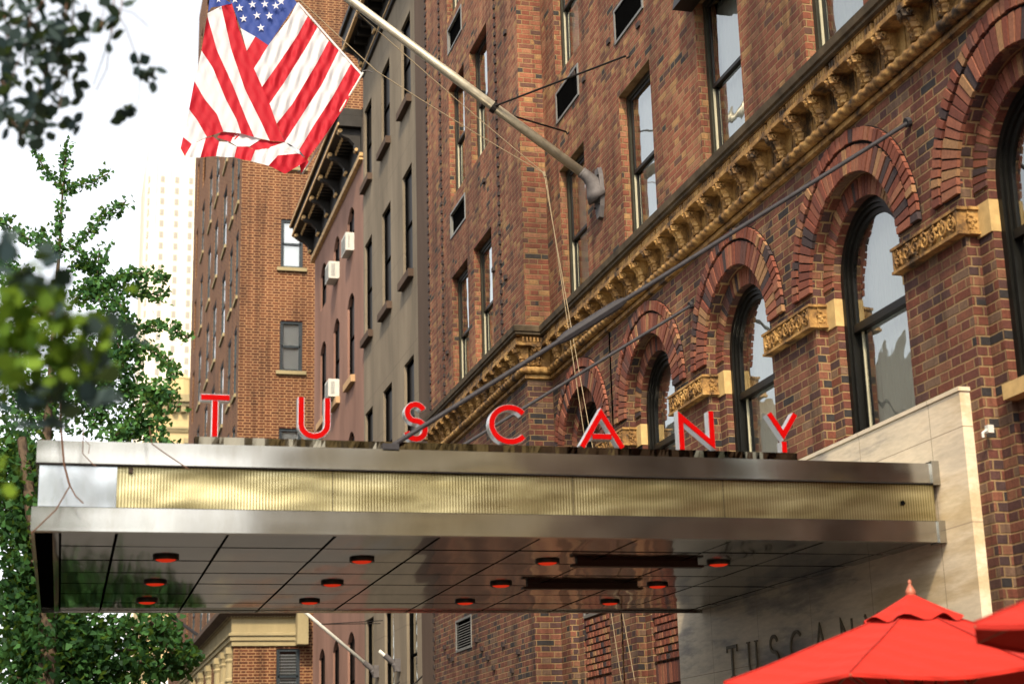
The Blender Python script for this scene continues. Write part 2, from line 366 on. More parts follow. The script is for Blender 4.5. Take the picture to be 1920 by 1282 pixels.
def voussoirs(mb,X,yc,r0,r1,zs,n,proud,leg=0,w=.9,jit=.004):
    for i in range(n):
        a0=PI*(i+.5-w/2)/n; a1=PI*(i+.5+w/2)/n; j=U(-jit,jit); x0=X-proud+j; x1=X+.02
        q=[(yc-r*math.cos(a),zs+r*math.sin(a)) for r,a in ((r0,a0),(r1+U(-jit,jit),a0),(r1,a1),(r0,a1))]
        mb.hexa([(x1,*p) for p in q],[(x0,*p) for p in q])
    for k in range(leg):
        z0=zs-.0677*(k+1)+.004; z1=zs-.0677*k-.004
        for sg in (-1,1):
            ya,yb=sorted((yc+sg*r0,yc+sg*r1)); mb.box(X-proud+U(-jit,jit),X+.02,ya,yb,z0,z1)
# ------------------------------------------------------------------ the hotel
XA,XB,XV=5.60,5.70,5.28   # main wall plane, recessed arch order, projecting bay
YV=18.53; ZS=3.71; RA,RB=.715,.545
BAYS=[17.44-2.28*i for i in range(0,7)]   # 17.44 ... 3.76
hotel=thing('hotel_building','red brick hotel with round arched windows, gold terracotta cornice and travertine entrance','hotel')
w=MB()
# arcade storey
zt=5.0
prev=YV
for i,yc in enumerate(BAYS):
    hw=1.14 if i else YV-17.44
    lo=yc-1.14; hi=yc+1.14 if i else YV
    arch_plate(w,XA,yc,1.14 if i else 1.09,RA,ZS,GZ,zt,XB-XA,GZ)
    arch_plate(w,XB,yc,RA,RB,ZS,GZ,4.5,.20,GZ)
    if i==0: w.face([(XA,YV,GZ),(XA,yc+1.09,GZ),(XA,yc+1.09,zt),(XA,YV,zt)])
    else: pass
    # panel under the sill with projecting header pattern, soldier course below
    wallX(w,XB+.04,yc-RB,yc+RB,GZ,2.3)
wallX(w,XA,-.5,BAYS[-1]-1.14,GZ,5.0)
w.face([(XA,BAYS[0]-1.14-1e-4,0)]*0 or [(XA,BAYS[0]-1.141,GZ),(XA,BAYS[0]-1.139,GZ),(XA,BAYS[0]-1.139,.1),(XA,BAYS[0]-1.141,.1)])
# upper wall with windows
upper=[]
for yc in BAYS:
    for (z0,z1) in ((5.45,7.27),(8.5,10.28),(11.4,13.2)):
        upper.append((yc-.50,yc+.50,z0,z1))
wallX(w,XA,-.5,YV,5.0,15,[h for h in upper if h[2]>5],.17)
# projecting bay
PV=[]
for (yc) in (20.57,21.93):
    for (z0,z1) in ((5.45,7.28),(8.49,10.28),(11.4,13.2)): PV.append((yc-.5,yc+.5,z0,z1))
PVG=[(21.48,22.42,7.88,8.28),(21.48,22.40,10.84,11.26)]
wallX(w,XV,YV,24.0,4.9,15,PV+PVG,.17)
lv=(21.62,22.55,1.84,2.28)
wallX(w,XV,YV,24.0,GZ,4.9,[lv],.12)
w.face([(XV,YV,GZ),(XA,YV,GZ),(XA,YV,15),(XV,YV,15)])
w.face([(XV,24,GZ),(XV,24,15),(XA+.5,24,15),(XA+.5,24,GZ)])
w.face([(XA,-.5,GZ),(XA,-.5,15),(18,-.5,15),(18,-.5,GZ)])
w.face([(XV,-.5,15),(XV,24,15),(18,24,15),(18,-.5,15)])
# proud dark header bricks and saw-tooth strips
w.mi=3
for yy in (19.59,22.97):
    for k in range(150):
        z=5.5+k*.0677*1.0
        if z>14.8: break
        if k%2==0: w.box(XV-.025,XV+.01,yy-.03,yy+.03,z+.004,z+.058,.9)
for k in range(230):
    z=GZ+k*.0677; 
    if k%2: w.box(XV-.018,XV+.02,23.93,24.02,z,z+.06)
for (a,b,X) in [(19.9,6.6,XV),(20.3,8.0,XV),(22.7,6.2,XV),(19.0,9.6,XV),(19.3,6.3,XV)]: w.box(X-.03,X+.01,a,a+.1,b,b+.058,.93)
for (zz,yy) in [(1.95,23.2),(1.8,22.95),(1.74,22.7),(1.88,21.3),(1.74,21.0),(1.6,20.7),(1.45,20.4),(1.2,20.1),(1.0,19.8),(1.35,19.5),(1.05,22.2),(1.2,21.8),(.95,21.4),(1.7,19.9),(1.55,19.2)]:
    w.box(XV-.03,XV+.01,yy,yy+.09,zz,zz+.06,.93)
for k in range(26):
    yy=U(9,18.2); zz=U(7.5,10.5)
    if all(not(h[0]-.15<yy<h[1]+.1 and h[2]-.1<zz<h[3]+.1) for h in upper): w.box(XA-.022,XA+.01,yy,yy+.1,zz,zz+.058,.93)
for (a,b) in ((15.95,3.99),(13.70,4.02),(11.44,4.0)):    # dark spandrel headers between the arches
    for dy,dz in ((0,0),(.02,-.075),(-.09,.07)): w.box(XA-.02,XA+.01,a+dy-.05,a+dy+.05,b+dz,b+dz+.06,.93)
w.mi=2
for yc in BAYS[:3]:   # basket-weave projecting headers beneath the sills
    for r in range(9):
        for c in range(9):
            if (r+c)%1==0:
                y=yc-RB+.06+c*.115+(r%2)*.055; z=1.18+r*.072
                if y<yc+RB-.1: w.box(XB+.005,XB+.05,y,y+.085,z,z+.052)
    for c in range(14): w.box(XB+.02,XB+.05,yc-RB+.02+c*.076,yc-RB+.085+c*.076,.95,1.15)
w.mi=1
w.face([(7.4,-.5,GZ),(7.4,-.5,15),(7.4,24,15),(7.4,24,GZ)])  # added black backing plane, blocks light behind the window openings
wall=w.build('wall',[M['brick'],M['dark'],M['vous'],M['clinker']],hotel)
# rings of voussoirs
for i,yc in enumerate(BAYS[:6]):
    if i==0:
        r=MB()
        for rr0,rr1,X,pr,mi_ in ((RA,RA+.335,XA,.004,1),(RB,RA-.004,XB,.003,2)):
            r.mi=mi_
            P0=arch_pts(0,rr0,0,40); P1=arch_pts(0,rr1,0,40)
            for k in range(40): r.face([(X-pr,*P0[k]),(X-pr,*P1[k]),(X-pr,*P1[k+1]),(X-pr,*P0[k+1])])
        r.mi=0
        voussoirs(r,XA,0,RA,RA+.200,0,38,.026,w=.82,jit=.005); voussoirs(r,XA,0,RA+.226,RA+.325,0,46,.034,w=.78,jit=.006)
        voussoirs(r,XB,0,RB,RA-.012,0,38,.012,w=.80)
        ring=r.build('arch_ring',[M['vous'],M['mortar'],M['ymortar']],hotel,loc=(0,yc,ZS))
    else:
        ro=ring.copy(); COL.objects.link(ro); ro.location=(0,yc,ZS)
# carved impost bands
def impost():
    b=MB(); X=XA; hwd=.445; z0,z1=-.095,.095; pr=.05
    def frame(x0,x1,y0,y1,za,zb): b.box(x0,x1,y0,y1,za,zb,.5)
    frame(X-pr,X+.01,-hwd,hwd,z0+.02,z1-.02)
    frame(X-pr-.018,X+.01,-hwd-.018,hwd+.018,z1-.02,z1); frame(X-pr-.018,X+.01,-hwd-.018,hwd+.018,z0,z0+.02)
    for s in (-1,1):
        frame(X-pr-.012,X-pr+.001,min(s*hwd,s*(hwd-.025)),max(s*hwd,s*(hwd-.025)),z0+.02,z1-.02)
        frame(X+.011,X+.10,min(s*hwd*.9,s*(hwd+.012)),max(s*hwd*.9,s*(hwd+.012)),z0+.02,z1-.02)
        frame(X+.011,X+.10,min(s*hwd*.9,s*(hwd+.03)),max(s*hwd*.9,s*(hwd+.03)),z1-.02,z1); frame(X+.011,X+.10,min(s*hwd*.9,s*(hwd+.03)),max(s*hwd*.9,s*(hwd+.03)),z0,z0+.02)
        for k in range(26): # carved lumps on the return
            c=(X+U(.0,.085),s*(hwd+.014),U(z0+.035,z1-.035)); rr=U(.006,.013); b.lathe(c,[(0,-rr),(rr*.8,-rr*.5),(rr,0),(rr*.8,rr*.5),(0,rr)],6)
    xs=X-pr-.006
    for k in range(7):   # running scrolls
        yc=-hwd+.075+k*.122; sg=1 if k%2 else -1; pts=[]
        for q in range(22):
            a=q/21*2*PI*1.5; rad=.058*(1-q/24); pts.append((xs-.004-.004*q/22,yc+rad*math.cos(a+PI*.5*sg),sg*rad*math.sin(a+PI*.5*sg)))
        b.tube(pts,[.010-.0002*q for q in range(22)],6)
        for q in range(9):
            a=U(0,2*PI); rr=U(.008,.015); rad=U(.035,.07); c=(xs-.004,yc+rad*math.cos(a),max(z0+.03,min(z1-.03,rad*math.sin(a))))
            b.lathe(c,[(0,-rr*1.6),(rr*.7,-rr*.8),(rr*.8,0),(rr*.6,rr*.9),(0,rr*1.5)],6)
    return b
imp0=None
for i in range(6):
    yc=(BAYS[i]+BAYS[i+1])/2
    if imp0 is None: imp0=impost().build('impost_band',M['terra'],hotel,loc=(0,yc,3.515))
    else:
        o=imp0.copy(); COL.objects.link(o); o.location=(0,yc,3.515)
bl=MB()
bl.box(XB-.012,XB+.20,-.0,.175,-.12,.10,.5)
blk0=None
for i,yc in enumerate(BAYS[:6]):
    for s in (-1,1):
        y=yc+RB-.004 if s>0 else yc-RB-.171
        if blk0 is None: blk0=bl.build('impost_block',M['buff'],hotel,loc=(0,y,3.52))
        else:
            o=blk0.copy(); COL.objects.link(o); o.location=(0,y,3.52)
sl=MB(); sl.box(XB-.06,XB+.22,-RB+.001,RB-.001,-.10,.0,.5); s0=sl.build('window_sill',M['buff'],hotel,loc=(0,BAYS[0],2.37))
for yc in BAYS[1:6]:
    o=s0.copy(); COL.objects.link(o); o.location=(0,yc,2.37)
# ---- cornice
def plan(p): return [(XV-p,24.02),(XV-p,YV-p),(XA-p,YV-p),(XA-p,-.5)]
def sweep(mb,prof):
    rows=[]
    for p,z in prof: rows.append([(x,y,z) for x,y in plan(p)])
    mb.grid(rows)
c=MB()
sweep(c,[(0,4.78),(.035,4.79),(.035,4.83),(.015,4.84),(.02,4.93),(.03,4.945),(.03,5.155),(.165,5.16),(.175,5.165),(.175,5.20),(.10,5.205),(.10,5.285),(.16,5.29)])
c.mi=1
sweep(c,[(.16,5.29),(.185,5.30),(.185,5.325),(.205,5.335),(.215,5.395),(.20,5.41),(.0,5.47)])
c.mi=0
# dentils
y=YV-.16
while y>6.3:
    c.box(XA-.158,XA-.095,y-.026,y,5.212,5.272,.5); y-=.043
    if int(y*1000/43)%9==0: y-=.03
y=YV-.10
while y<23.9: c.box(XV-.158,XV-.095,y,y+.026,5.212,5.272,.5); y+=.043
for k in range(7): c.box(XV-.09+k*.046,XV-.065+k*.046,YV-.158,YV-.095,5.212,5.272,.5)
# pierced row below dentils (little pegs)
y=YV-.18
while y>6.3: c.box(XA-.172,XA-.150,y-.018,y,5.166,5.196,.5) ; y-=.043
cor=c.build('cornice',[M['terra'],M['grime']],hotel)
# rope moulding
rp=MB()
def rope(pts,r0,pitch,seg=14):
    out=[]; s=0; P=[Vector(p) for p in pts]
    for a,b in zip(P,P[1:]):
        L=(b-a).length; n=max(2,int(L/.012)); d=(b-a).normalized(); up=Vector((0,0,1)); sd=d.cross(up).normalized()
        for i in range(n):
            q=a+(b-a)*i/n; ring_=[]
            for j in range(seg):
                t=2*PI*j/seg; ph=3*t+2*PI*s/pitch*1.; rr=r0*(.72+.28*abs(math.cos(ph*.5)))
                ring_.append(q+(sd*math.cos(t)+up*math.sin(t))*rr)
            out.append(ring_); s+=L/n
    rp.grid(out,True)
pp=plan(.052)
rope([(pp[0][0],pp[0][1],4.885),(pp[1][0],pp[1][1],4.885),(pp[2][0],pp[2][1],4.885),(pp[3][0],6.4,4.885)],.05,.115)
rp.build('rope_moulding',M['terra'],cor,smooth=True)
# scrolled acanthus brackets
def bracket():
    b=MB(); b.box(-.165,.0,-.085,.085,.185,.215,.5)
    for yy in (-.085,-.03,.03): b.box(-.178,-.165,yy,yy+.05,.18,.212,.5)
    cur=[(-.150,.185),(-.166,.170),(-.170,.150),(-.158,.132),(-.135,.118),(-.118,.098),(-.106,.075),(-.095,.05),(-.084,.028),(-.078,.008),(-.080,-.010),(-.072,-.028),(-.052,-.036),(-.03,-.03)]
    n=42; rows=[]
    for i in range(n+1):
        f=i/n*(len(cur)-1); k=min(int(f),len(cur)-2); fr=f-k
        x=cur[k][0]*(1-fr)+cur[k+1][0]*fr; z=cur[k][1]*(1-fr)+cur[k+1][1]*fr
        wd=.074-.012*i/n; wd+= .012*abs(math.sin(i/n*PI*7)); row=[]
        for j in range(15):
            t=j/14*2-1; dep=.014*math.cos(t*PI*2.5)+ .03*(t*t) + (.006*math.sin(i/n*PI*14) if abs(t)>.4 else 0)
            row.append((x+dep-.004,t*wd,z+.012*abs(t)*math.sin(i/n*PI*7)))
        rows.append(row)
    b.grid(rows)
    for s in (-1,1):   # scroll cheeks
        P=[(p[0]+.02,s*.058,p[1]) for p in cur]; back=[(-.0,s*.058,p[1]) for p in cur]; b.grid([P,back])
        b.tube([(-.135+.022*math.cos(a)*(1-a/14),s*.066,.150+.022*math.sin(a)*(1-a/14)) for a in [q*.5 for q in range(18)]],.008,6)
        b.tube([(-.05+.018*math.cos(a)*(1-a/14),s*.062,-.008+.018*math.sin(a)*(1-a/14)) for a in [q*.5 for q in range(18)]],.006,6)
    for k in range(7): # bead row down the centre
        f=(k+2)/10*(len(cur)-1); q=cur[int(f)]; b.lathe((q[0]-.012,0,q[1]),[(0,-.008),(.007,-.004),(.008,0),(.007,.004),(0,.008)],6)
    # fluted panel beside the bracket
    b.box(-.045,-.028,.115,.165,-.03,.185,.5); b.box(-.045,-.028,.185,.20,-.03,.185,.5)
    return b
br=bracket(); b0=None
y=9.29-.383*6
while y<YV-.2:
    if b0 is None: b0=br.build('bracket',M['terra'],cor,smooth=False,loc=(XA-.0,y,4.97))
    else:
        o=b0.copy(); COL.objects.link(o); o.location=(XA,y,4.97)
    y+=.383
y=YV-.03
while y<23.95:
    o=b0.copy(); COL.objects.link(o); o.location=(XV,y,4.97); y+=.366
o=b0.copy(); COL.objects.link(o); o.rotation_euler=(0,0,PI/2); o.location=(XV+.10,YV,4.97)
# ---- windows
def bars(mb,X0,X1,y0,y1,z0,z1,t,tb=None):
    tb=t if tb is None else tb
    mb.box(X0,X1,y0,y0+t,z0,z1,.5); mb.box(X0,X1,y1-t,y1,z0,z1,.5); mb.box(X0+.001,X1-.001,y0+t,y1-t,z1-t,z1,.5); mb.box(X0+.001,X1-.001,y0+t,y1-t,z0,z0+tb,.5)
def sash_window(parent,X,yc,z0,z1,w=1.0,frame='olive',blind=1.,dep=.09,name='window'):
    h=z1-z0; f=MB(); bars(f,dep,dep+.09,-w/2,w/2,0,h,.06)
    wo=f.build(name,M[frame],parent,loc=(X,yc,z0))
    tr=MB(); tr.box(dep+.02,dep+.06,w/2-.086,w/2-.076,.07,h-.07,.5); tr.build('track',M['cream'],wo)
    s=MB(); a=w/2-.07-.016; mid=h*.5
    bars(s,dep+.015,dep+.04,-a,a,mid-.02,h-.061,.035); bars(s,dep+.042,dep+.07,-a,a,.061,mid+.02,.035,.06); s.build('sash',M['black'],wo)
    p=MB(); p.face([(dep+.025,-a,mid),(dep+.025,-a,h-.07),(dep+.025,a,h-.07),(dep+.025,a,mid)]); p.face([(dep+.052,-a,.07),(dep+.052,-a,mid),(dep+.052,a,mid),(dep+.052,a,.07)]); p.build('pane',M['glass'],wo)
    q=MB(); rows=[]
    zb=h*(1-blind)
    for k in range(49):
        yy=-w/2+.03+(w-.06)*k/48; xx=dep+.13+.012*math.sin(k*1.1)
        rows.append([(xx,yy,zb),(xx,yy,h-.02)])
    q.grid(rows); q.build('curtain',M['curtain'],wo)
    return wo
# upper windows of the main wall
wproto=sash_window(hotel,XA,upper[0][0]+.5,5.45,7.27)
cnt=0
for h in upper:
    yc=(h[0]+h[1])/2
    if h[2]<5: continue
    if abs(h[3]-h[2]-1.82)>.06 : pass
    if (yc,h[2])==(upper[0][0]+.5,5.45): continue
    if yc<6 and h[2]>6: continue
    if yc<2: continue
    copy_tree(wproto,None,(XA,yc,h[2]))
for o in [o for o in COL.objects if o.name.startswith('window') and o.parent is None and o.type=='MESH']: o.parent=hotel
for h in PV:
    c_=copy_tree(wproto,hotel,(XV,(h[0]+h[1])/2,h[2]))
b=MB(); b.hexa([(5.40,12.30,7.20),(5.597,12.30,7.20),(5.597,13.44,7.20),(5.40,13.44,7.20)],[(5.46,12.30,7.50),(5.597,12.30,7.50),(5.597,13.44,7.50),(5.46,13.44,7.50)]); b.build('window_hood',M['black'],hotel)
# ventilation grilles
def grille(parent,X,y0,y1,z0,z1,mat='black',slats=0,name='grille',bk=.035):
    f=MB(); f.box(X-.012,X+.03,y0-.0,y0+.03,z0,z1); f.box(X-.012,X+.03,y1-.03,y1,z0,z1); f.box(X-.011,X+.03,y0+.03,y1-.03,z0,z0+.03); f.box(X-.011,X+.03,y0+.03,y1-.03,z1-.03,z1)
    o=f.build(name,M['louver'],parent)
    b=MB(); b.face([(X+bk,y0,z0),(X+bk,y0,z1),(X+bk,y1,z1),(X+bk,y1,z0)]);  # flat black sheet stands in for the dark inside of the grille
    if slats:
        b.mi=1; n=int((z1-z0-.06)/slats)
        for k in range(n):
            z=z0+.03+k*slats; b.hexa([(X,y0+.03,z),(X+.03,y0+.03,z+slats*.55),(X+.03,y1-.03,z+slats*.55),(X,y1-.03,z)],[(X,y0+.03,z+.006),(X+.03,y0+.03,z+slats*.55+.006),(X+.03,y1-.03,z+slats*.55+.006),(X,y1-.03,z+.006)])
    b.build('dark_infill',[M['dark'],M['louver']],o)
    return o
for h in PVG: grille(hotel,XV-.001,*h)
for yc in BAYS[:5]: grille(hotel,XA-.004,yc-.42,yc+.5,7.89,8.30,bk=0.)
grille(hotel,XV+.0,*lv,slats=.035,name='louvre')
for yc in BAYS[:2]: grille(hotel,XB+.01,yc-RB+.06,yc+RB-.03,1.84,2.22,slats=.035,name='louvre',bk=.02)
# arched windows
def arched():
    zsill=-(ZS-2.37); f=MB(); A=.10
    def ring(mb,r0,r1,x0,x1,zb):
        n=28; P0=[(-r0,zb)]+arch_pts(0,r0,0,n)+[(r0,zb)]; P1=[(-r1,zb)]+arch_pts(0,r1,0,n)+[(r1,zb)]
        for k in range(len(P0)-1):
            a,b_,c_,d=P0[k],P1[k],P1[k+1],P0[k+1]
            mb.face([(x0,*a),(x0,*b_),(x0,*c_),(x0,*d)]); mb.face([(x0,*a),(x0,*d),(x1,*d),(x1,*a)]); mb.face([(x0,*b_),(x1,*b_),(x1,*c_),(x0,*c_)])
    ring(f,RB-.085,RB+.0,XB+.08,XB+.17,zsill); ring(f,RB-.05,RB+.004,XB+.06,XB+.082,zsill)
    f.box(XB+.08,XB+.17,-RB,RB,zsill,zsill+.05,.5)
    wo=f.build('arched_window',M['black'],hotel)
    mid=3.35-ZS; r=RB-.087; s=MB(); ring(s,r-.04,r,XB+.10,XB+.13,mid); s.box(XB+.09,XB+.14,-r,r,mid-.03,mid+.03,.5)
    bars(s,XB+.132,XB+.16,-r,r,zsill+.05,mid+.02,.045,.08); s.build('sash',M['black'],wo)
    p=MB(); P=[(-r,mid)]+arch_pts(0,r-.01,0,24)+[(r,mid)]; p.face([(XB+.115,*q) for q in P]); p.face([(XB+.145,-r,zsill+.05),(XB+.145,-r,mid),(XB+.145,r,mid),(XB+.145,r,zsill+.05)]); p.build('pane',M['glass'],wo)
    tr=MB(); tr.box(XB+.134,XB+.15,r-.058,r-.046,zsill+.1,mid+.3,.5); tr.build('track',M['cream'],wo)
    q=MB(); rows=[]
    for k in range(61):
        yy=-.52+1.04*k/60; xx=XB+.24+.010*math.sin(k*1.25); rows.append([(xx,yy,zsill+.02),(xx,yy,.56)])
    q.grid(rows); q.build('curtain',M['curtain'],wo)
    return wo
aw=arched(); aw.location=(0,BAYS[0],ZS)
for yc in BAYS[1:6]: copy_tree(aw,hotel,(0,yc,ZS))
# travertine entrance surround
mc=MB(); MY0,MY1=9.18,14.50
mc.box(XA-.075,XA+.10,MY0,MY1,GZ,2.40,.5); mc.box(XA-.085,XA+.12,MY0-.01,MY1+.01,2.403,2.43,.5)
clad=mc.build('stone_cladding',M['marble'],hotel)
# thin serif lettering fixed to the stone
def stroke(mb,pts,w,fn,d0,d1,closed=False,caps=True):
    """flat ribbon of width w along 2-D pts with mitred corners, extruded d0..d1; fn(a,b,d)->3-D"""
    n=len(pts); L=[];Rr=[]
    for i in range(n):
        p=Vector(pts[i]); a=Vector(pts[i-1]) if (i>0 or closed) else None; b=Vector(pts[(i+1)%n]) if (i<n-1 or closed) else None
        d1_=(p-a).normalized() if a is not None else None; d2_=(b-p).normalized() if b is not None else None
        if d1_ is None: nn=Vector((-d2_.y,d2_.x)); k=1
        elif d2_ is None: nn=Vector((-d1_.y,d1_.x)); k=1
        else:
            n1=Vector((-d1_.y,d1_.x)); n2=Vector((-d2_.y,d2_.x)); nn=(n1+n2); 
            if nn.length<1e-3: nn=n1
            nn.normalize(); k=1/max(.3,nn.dot(n1))
        ww=w[i] if isinstance(w,list) else w
        L.append(p+nn*k*ww/2); Rr.append(p-nn*k*ww/2)
    m_=n if closed else n-1
    for i in range(m_):
        j=(i+1)%n; q=[L[i],L[j],Rr[j],Rr[i]]
        f=[fn(a.x,a.y,d0) for a in q]; bk=[fn(a.x,a.y,d1) for a in q]
        mb.face(f,.5); mb.face([f[0],bk[0],bk[1],f[1]],.5); mb.face([f[2],bk[2],bk[3],f[3]],.5); mb.face(list(reversed(bk)),.5)
        if i==0 and not closed: mb.face([f[3],bk[3],bk[0],f[0]],.5)
        if i==m_-1 and not closed: mb.face([f[1],bk[1],bk[2],f[2]],.5)
def arc(cx,cy,r,a0,a1,n=16,ry=None):
    ry=r if ry is None else ry
    return [(cx+r*math.cos(math.radians(a0+(a1-a0)*i/n)),cy+ry*math.sin(math.radians(a0+(a1-a0)*i/n))) for i in range(n+1)]
SPINE=arc(.5,.76,.30,20,270,16,.235)[:-1]+arc(.5,.265,.34,90,-165,16,.26)
GL={'T':[([(.5,.0),(.5,.93)],.13),([(0,.965),(1,.965)],.09),([(.03,.8),(.03,.92)],.05),([(.97,.8),(.97,.92)],.05),([(.3,.02),(.43,.02)],.04),([(.57,.02),(.7,.02)],.04)],
 'U':[([(.15,.97),(.15,.35)]+arc(.5,.33,.35,180,360,14,.31)+[(.85,.35),(.85,.97)],.08),([(0,.98),(.1,.98)],.04),([(.2,.98),(.3,.98)],.04),([(.72,.98),(.8,.98)],.04),([(.9,.98),(1,.98)],.04)],
 'S':[(SPINE,.09)],
 'C':[(arc(.6,.5,.5,48,312,22,.48),.08)],
 'A':[([(.05,0),(.5,1),(.95,0)],.07),([(.25,.36),(.75,.36)],.05)],
 'N':[([(.12,0),(.12,.98),(.88,.02),(.88,1)],.07)],
 'Y':[([(.05,1),(.5,.45)],.08),([(.95,1),(.53,.47)],.06),([(.5,.43),(.5,0)],.09)]}
hy=[13.34,12.90,12.46,12.05,11.60,11.15,10.75]
for ch,yy in zip('TUSCANY',hy):
    b=MB(); X=XA-.075
    fn=lambda a,bb,d,yy=yy: (X-d,yy-a*.23,.86+bb*.265)
    for pts,wd in GL[ch]:
        stroke(b,[(p[0],p[1]) for p in pts],wd*1.15,fn,.010,-.004)
    b.build('wall_letter',M['bronze'],clad)
# small white conduit hook on the near pier
hk=MB(); q=onX(1855,803,XA-.02); hk.box(q.x-.02,q.x+.02,q.y-.02,q.y+.02,q.z-.03,q.z+.02); hk.tube([q+Vector((-.02,0,-.01)),q+Vector((-.05,0,-.03)),q+Vector((-.05,0,-.06))],.01,6)
tag(hk.build('wall_hook',M['ac']),'small white hook screwed to the brick pier right of the travertine slab','hook')
# ------------------------------------------------------------------ canopy
cn=thing('entrance_canopy','wide stainless steel entrance canopy with ribbed gold band and lamps beneath, held by two rods','canopy')
CX0,CX1,CY0,CY1,CZ0,CZ1=-.207,5.521,9.54,13.86,1.47,1.993
def band(name,z0,z1,off,mat):
    b=MB(); t=.02
    b.box(CX0-off,CX1,CY0-off,CY0-off+t,z0,z1); b.box(CX0-off,CX0-off+t,CY0-off+t,CY1+off-t,z0,z1); b.box(CX0-off,CX1,CY1+off-t,CY1+off,z0,z1)
    b.box(CX0-off+t,CX1,CY0-off+t,CY0+.06,z0,z0+.01); 
    return b.build(name,M[mat],cn)
band('upper_fascia',1.860,1.993,.0,'steel')
band('lower_fascia',1.470,1.606,.012,'steel')
lp=MB(); 
for z in (1.859,1.607): lp.box(CX0-.004,CX1,CY0-.006+.004,CY0+.03,z-.004,z+.004)
lp.build('seam_strip',M['iron'],cn)
b=MB(); b.box(CX0+.02,.245,CY0+.022,CY0+.05,1.608,1.857); b.box(CX0+.02,CX0+.05,CY0+.051,CY1-.04,1.608,1.857); b.build('end_panel',M['endsteel'],cn)
b=MB(); x=.247; n=0
top=1.857; bot=1.610; yb=CY0+.035
pts=[]
while x<CX1-.02:
    pts+= [(x,yb),(x+.006,yb-.0004),(x+.012,yb)]; x+=.018
b.grid([[(p[0],p[1],bot) for p in pts],[(p[0],p[1],top) for p in pts]])
b.build('ribbed_panel',[M['rib'],M['dark']],cn)
for x in (1.50,3.0,4.0):
    b=MB(); b.box(x,x+.003,yb-.006,yb-.001,bot,top); b.build('panel_joint',M['rim'],cn)
b=MB(); P=[(5.26+.017*math.cos(a*PI/8),yb-.009,1.731+.017*math.sin(a*PI/8)) for a in range(16)]; b.face(P); b.build('drill_hole',M['dark'],cn)
b=MB(); b.box(.31,.335,yb-.02,yb-.008,1.815,1.847); b.build('brown_clip',M['rim'],cn)
b=MB(); b.box(.25,CX1,CY1-.06,CY1-.03,bot,top); b.build('rear_panel',M['steel'],cn)
b=MB(); b.box(5.47,5.523,CY0-.02,CY0+.10,1.848,2.008); b.build('end_cap',M['steel'],cn)
b=MB(); b.box(5.475,5.523,CY0-.03,CY0+.10,1.465,1.61); b.build('end_cap',M['steel'],cn)
# roof deck
b=MB(); b.box(CX0+.02,CX1,CY0+.02,CY1-.02,1.963,1.983); b.build('deck',M['steel'],cn)
# soffit panels
b=MB(); ys=[CY0+.035]+[CY0+.10+i*.612 for i in range(1,7)]+[CY1-.02]; xs=[-.06,.26]+[.26+.641*i for i in range(1,9)]+[CX1]
for i in range(len(ys)-1):
    for j in range(len(xs)-1):
        a0,a1=ys[i]+.017,ys[i+1]-.017; c0,c1=xs[j]+.009,min(xs[j+1]-.009,CX1)
        if c1-c0<.05: continue
        z=1.49+U(-.0015,.0015)
        b.face([(c0,a0,z),(c0,a1,z+U(-.002,.002)),(c1,a1,z),(c1,a0,z+U(-.002,.002))])
b.mi=1; b.face([(CX0,CY0+.02,1.51),(CX0,CY1-.02,1.51),(CX1,CY1-.02,1.51),(CX1,CY0+.02,1.51)])
b.mi=0; b.box(-.10,-.065,CY0+.03,CY1-.03,1.475,1.50)
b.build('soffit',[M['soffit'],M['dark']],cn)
rim=None
for lx,col in ((.60,0),(1.875,1),(3.157,2),(4.41,3)):
    for ly in (10.71,11.97,13.14):
        if rim is None:
            r=MB(); r.lathe((0,0,0),[(.070,-.006),(.080,-.010),(.084,-.006),(.084,.012)],28)
            rim=r.build('downlight',M['rim'],cn,smooth=True,loc=(lx,ly,1.48)); q=MB(); q.lathe((0,0,0),[(.0005,-.020),(.04,-.017),(.060,-.010),(.070,.0)],24); q.build('lamp',M['lamp'],rim,smooth=True)
        else: copy_tree(rim,cn,(lx,ly,1.48))
for ly in (10.67,11.94):
    b=MB(); b.box(3.315,4.27,ly-.035,ly+.035,1.445,1.462); b.box(3.35,4.23,ly-.025,ly+.025,1.463,1.489); b.build('heater_bar',M['rim'],cn)
# support rods
def rod(y,tb):
    A=Vector((XA-.01,y,(4.45 if tb else 4.36))); B=Vector((1.86,y,2.02)); d=(B-A)
    b=MB(); b.tube([A,B],.0155,10); b.tube([A+Vector((-.0,0,0)),A+Vector((-.03,0,-.01))],.035,10); b.box(1.80,1.90,y-.04,y+.04,1.984,2.03)
    o=b.build('support_rod',M['rod'],cn,smooth=False)
    if tb:
        t=MB(); P0=A+d*((5.58-3.36)/3.72); P1=A+d*((5.58-2.98)/3.72); e=(P1-P0).normalized()
        t.tube([P0-e*.05,P0,P0+e*.03,P1-e*.03,P1,P1+e*.05],[.019,.03,.034,.034,.03,.019],8); t.build('turnbuckle',M['rod'],o)
rod(9.58,True); rod(13.84,False)
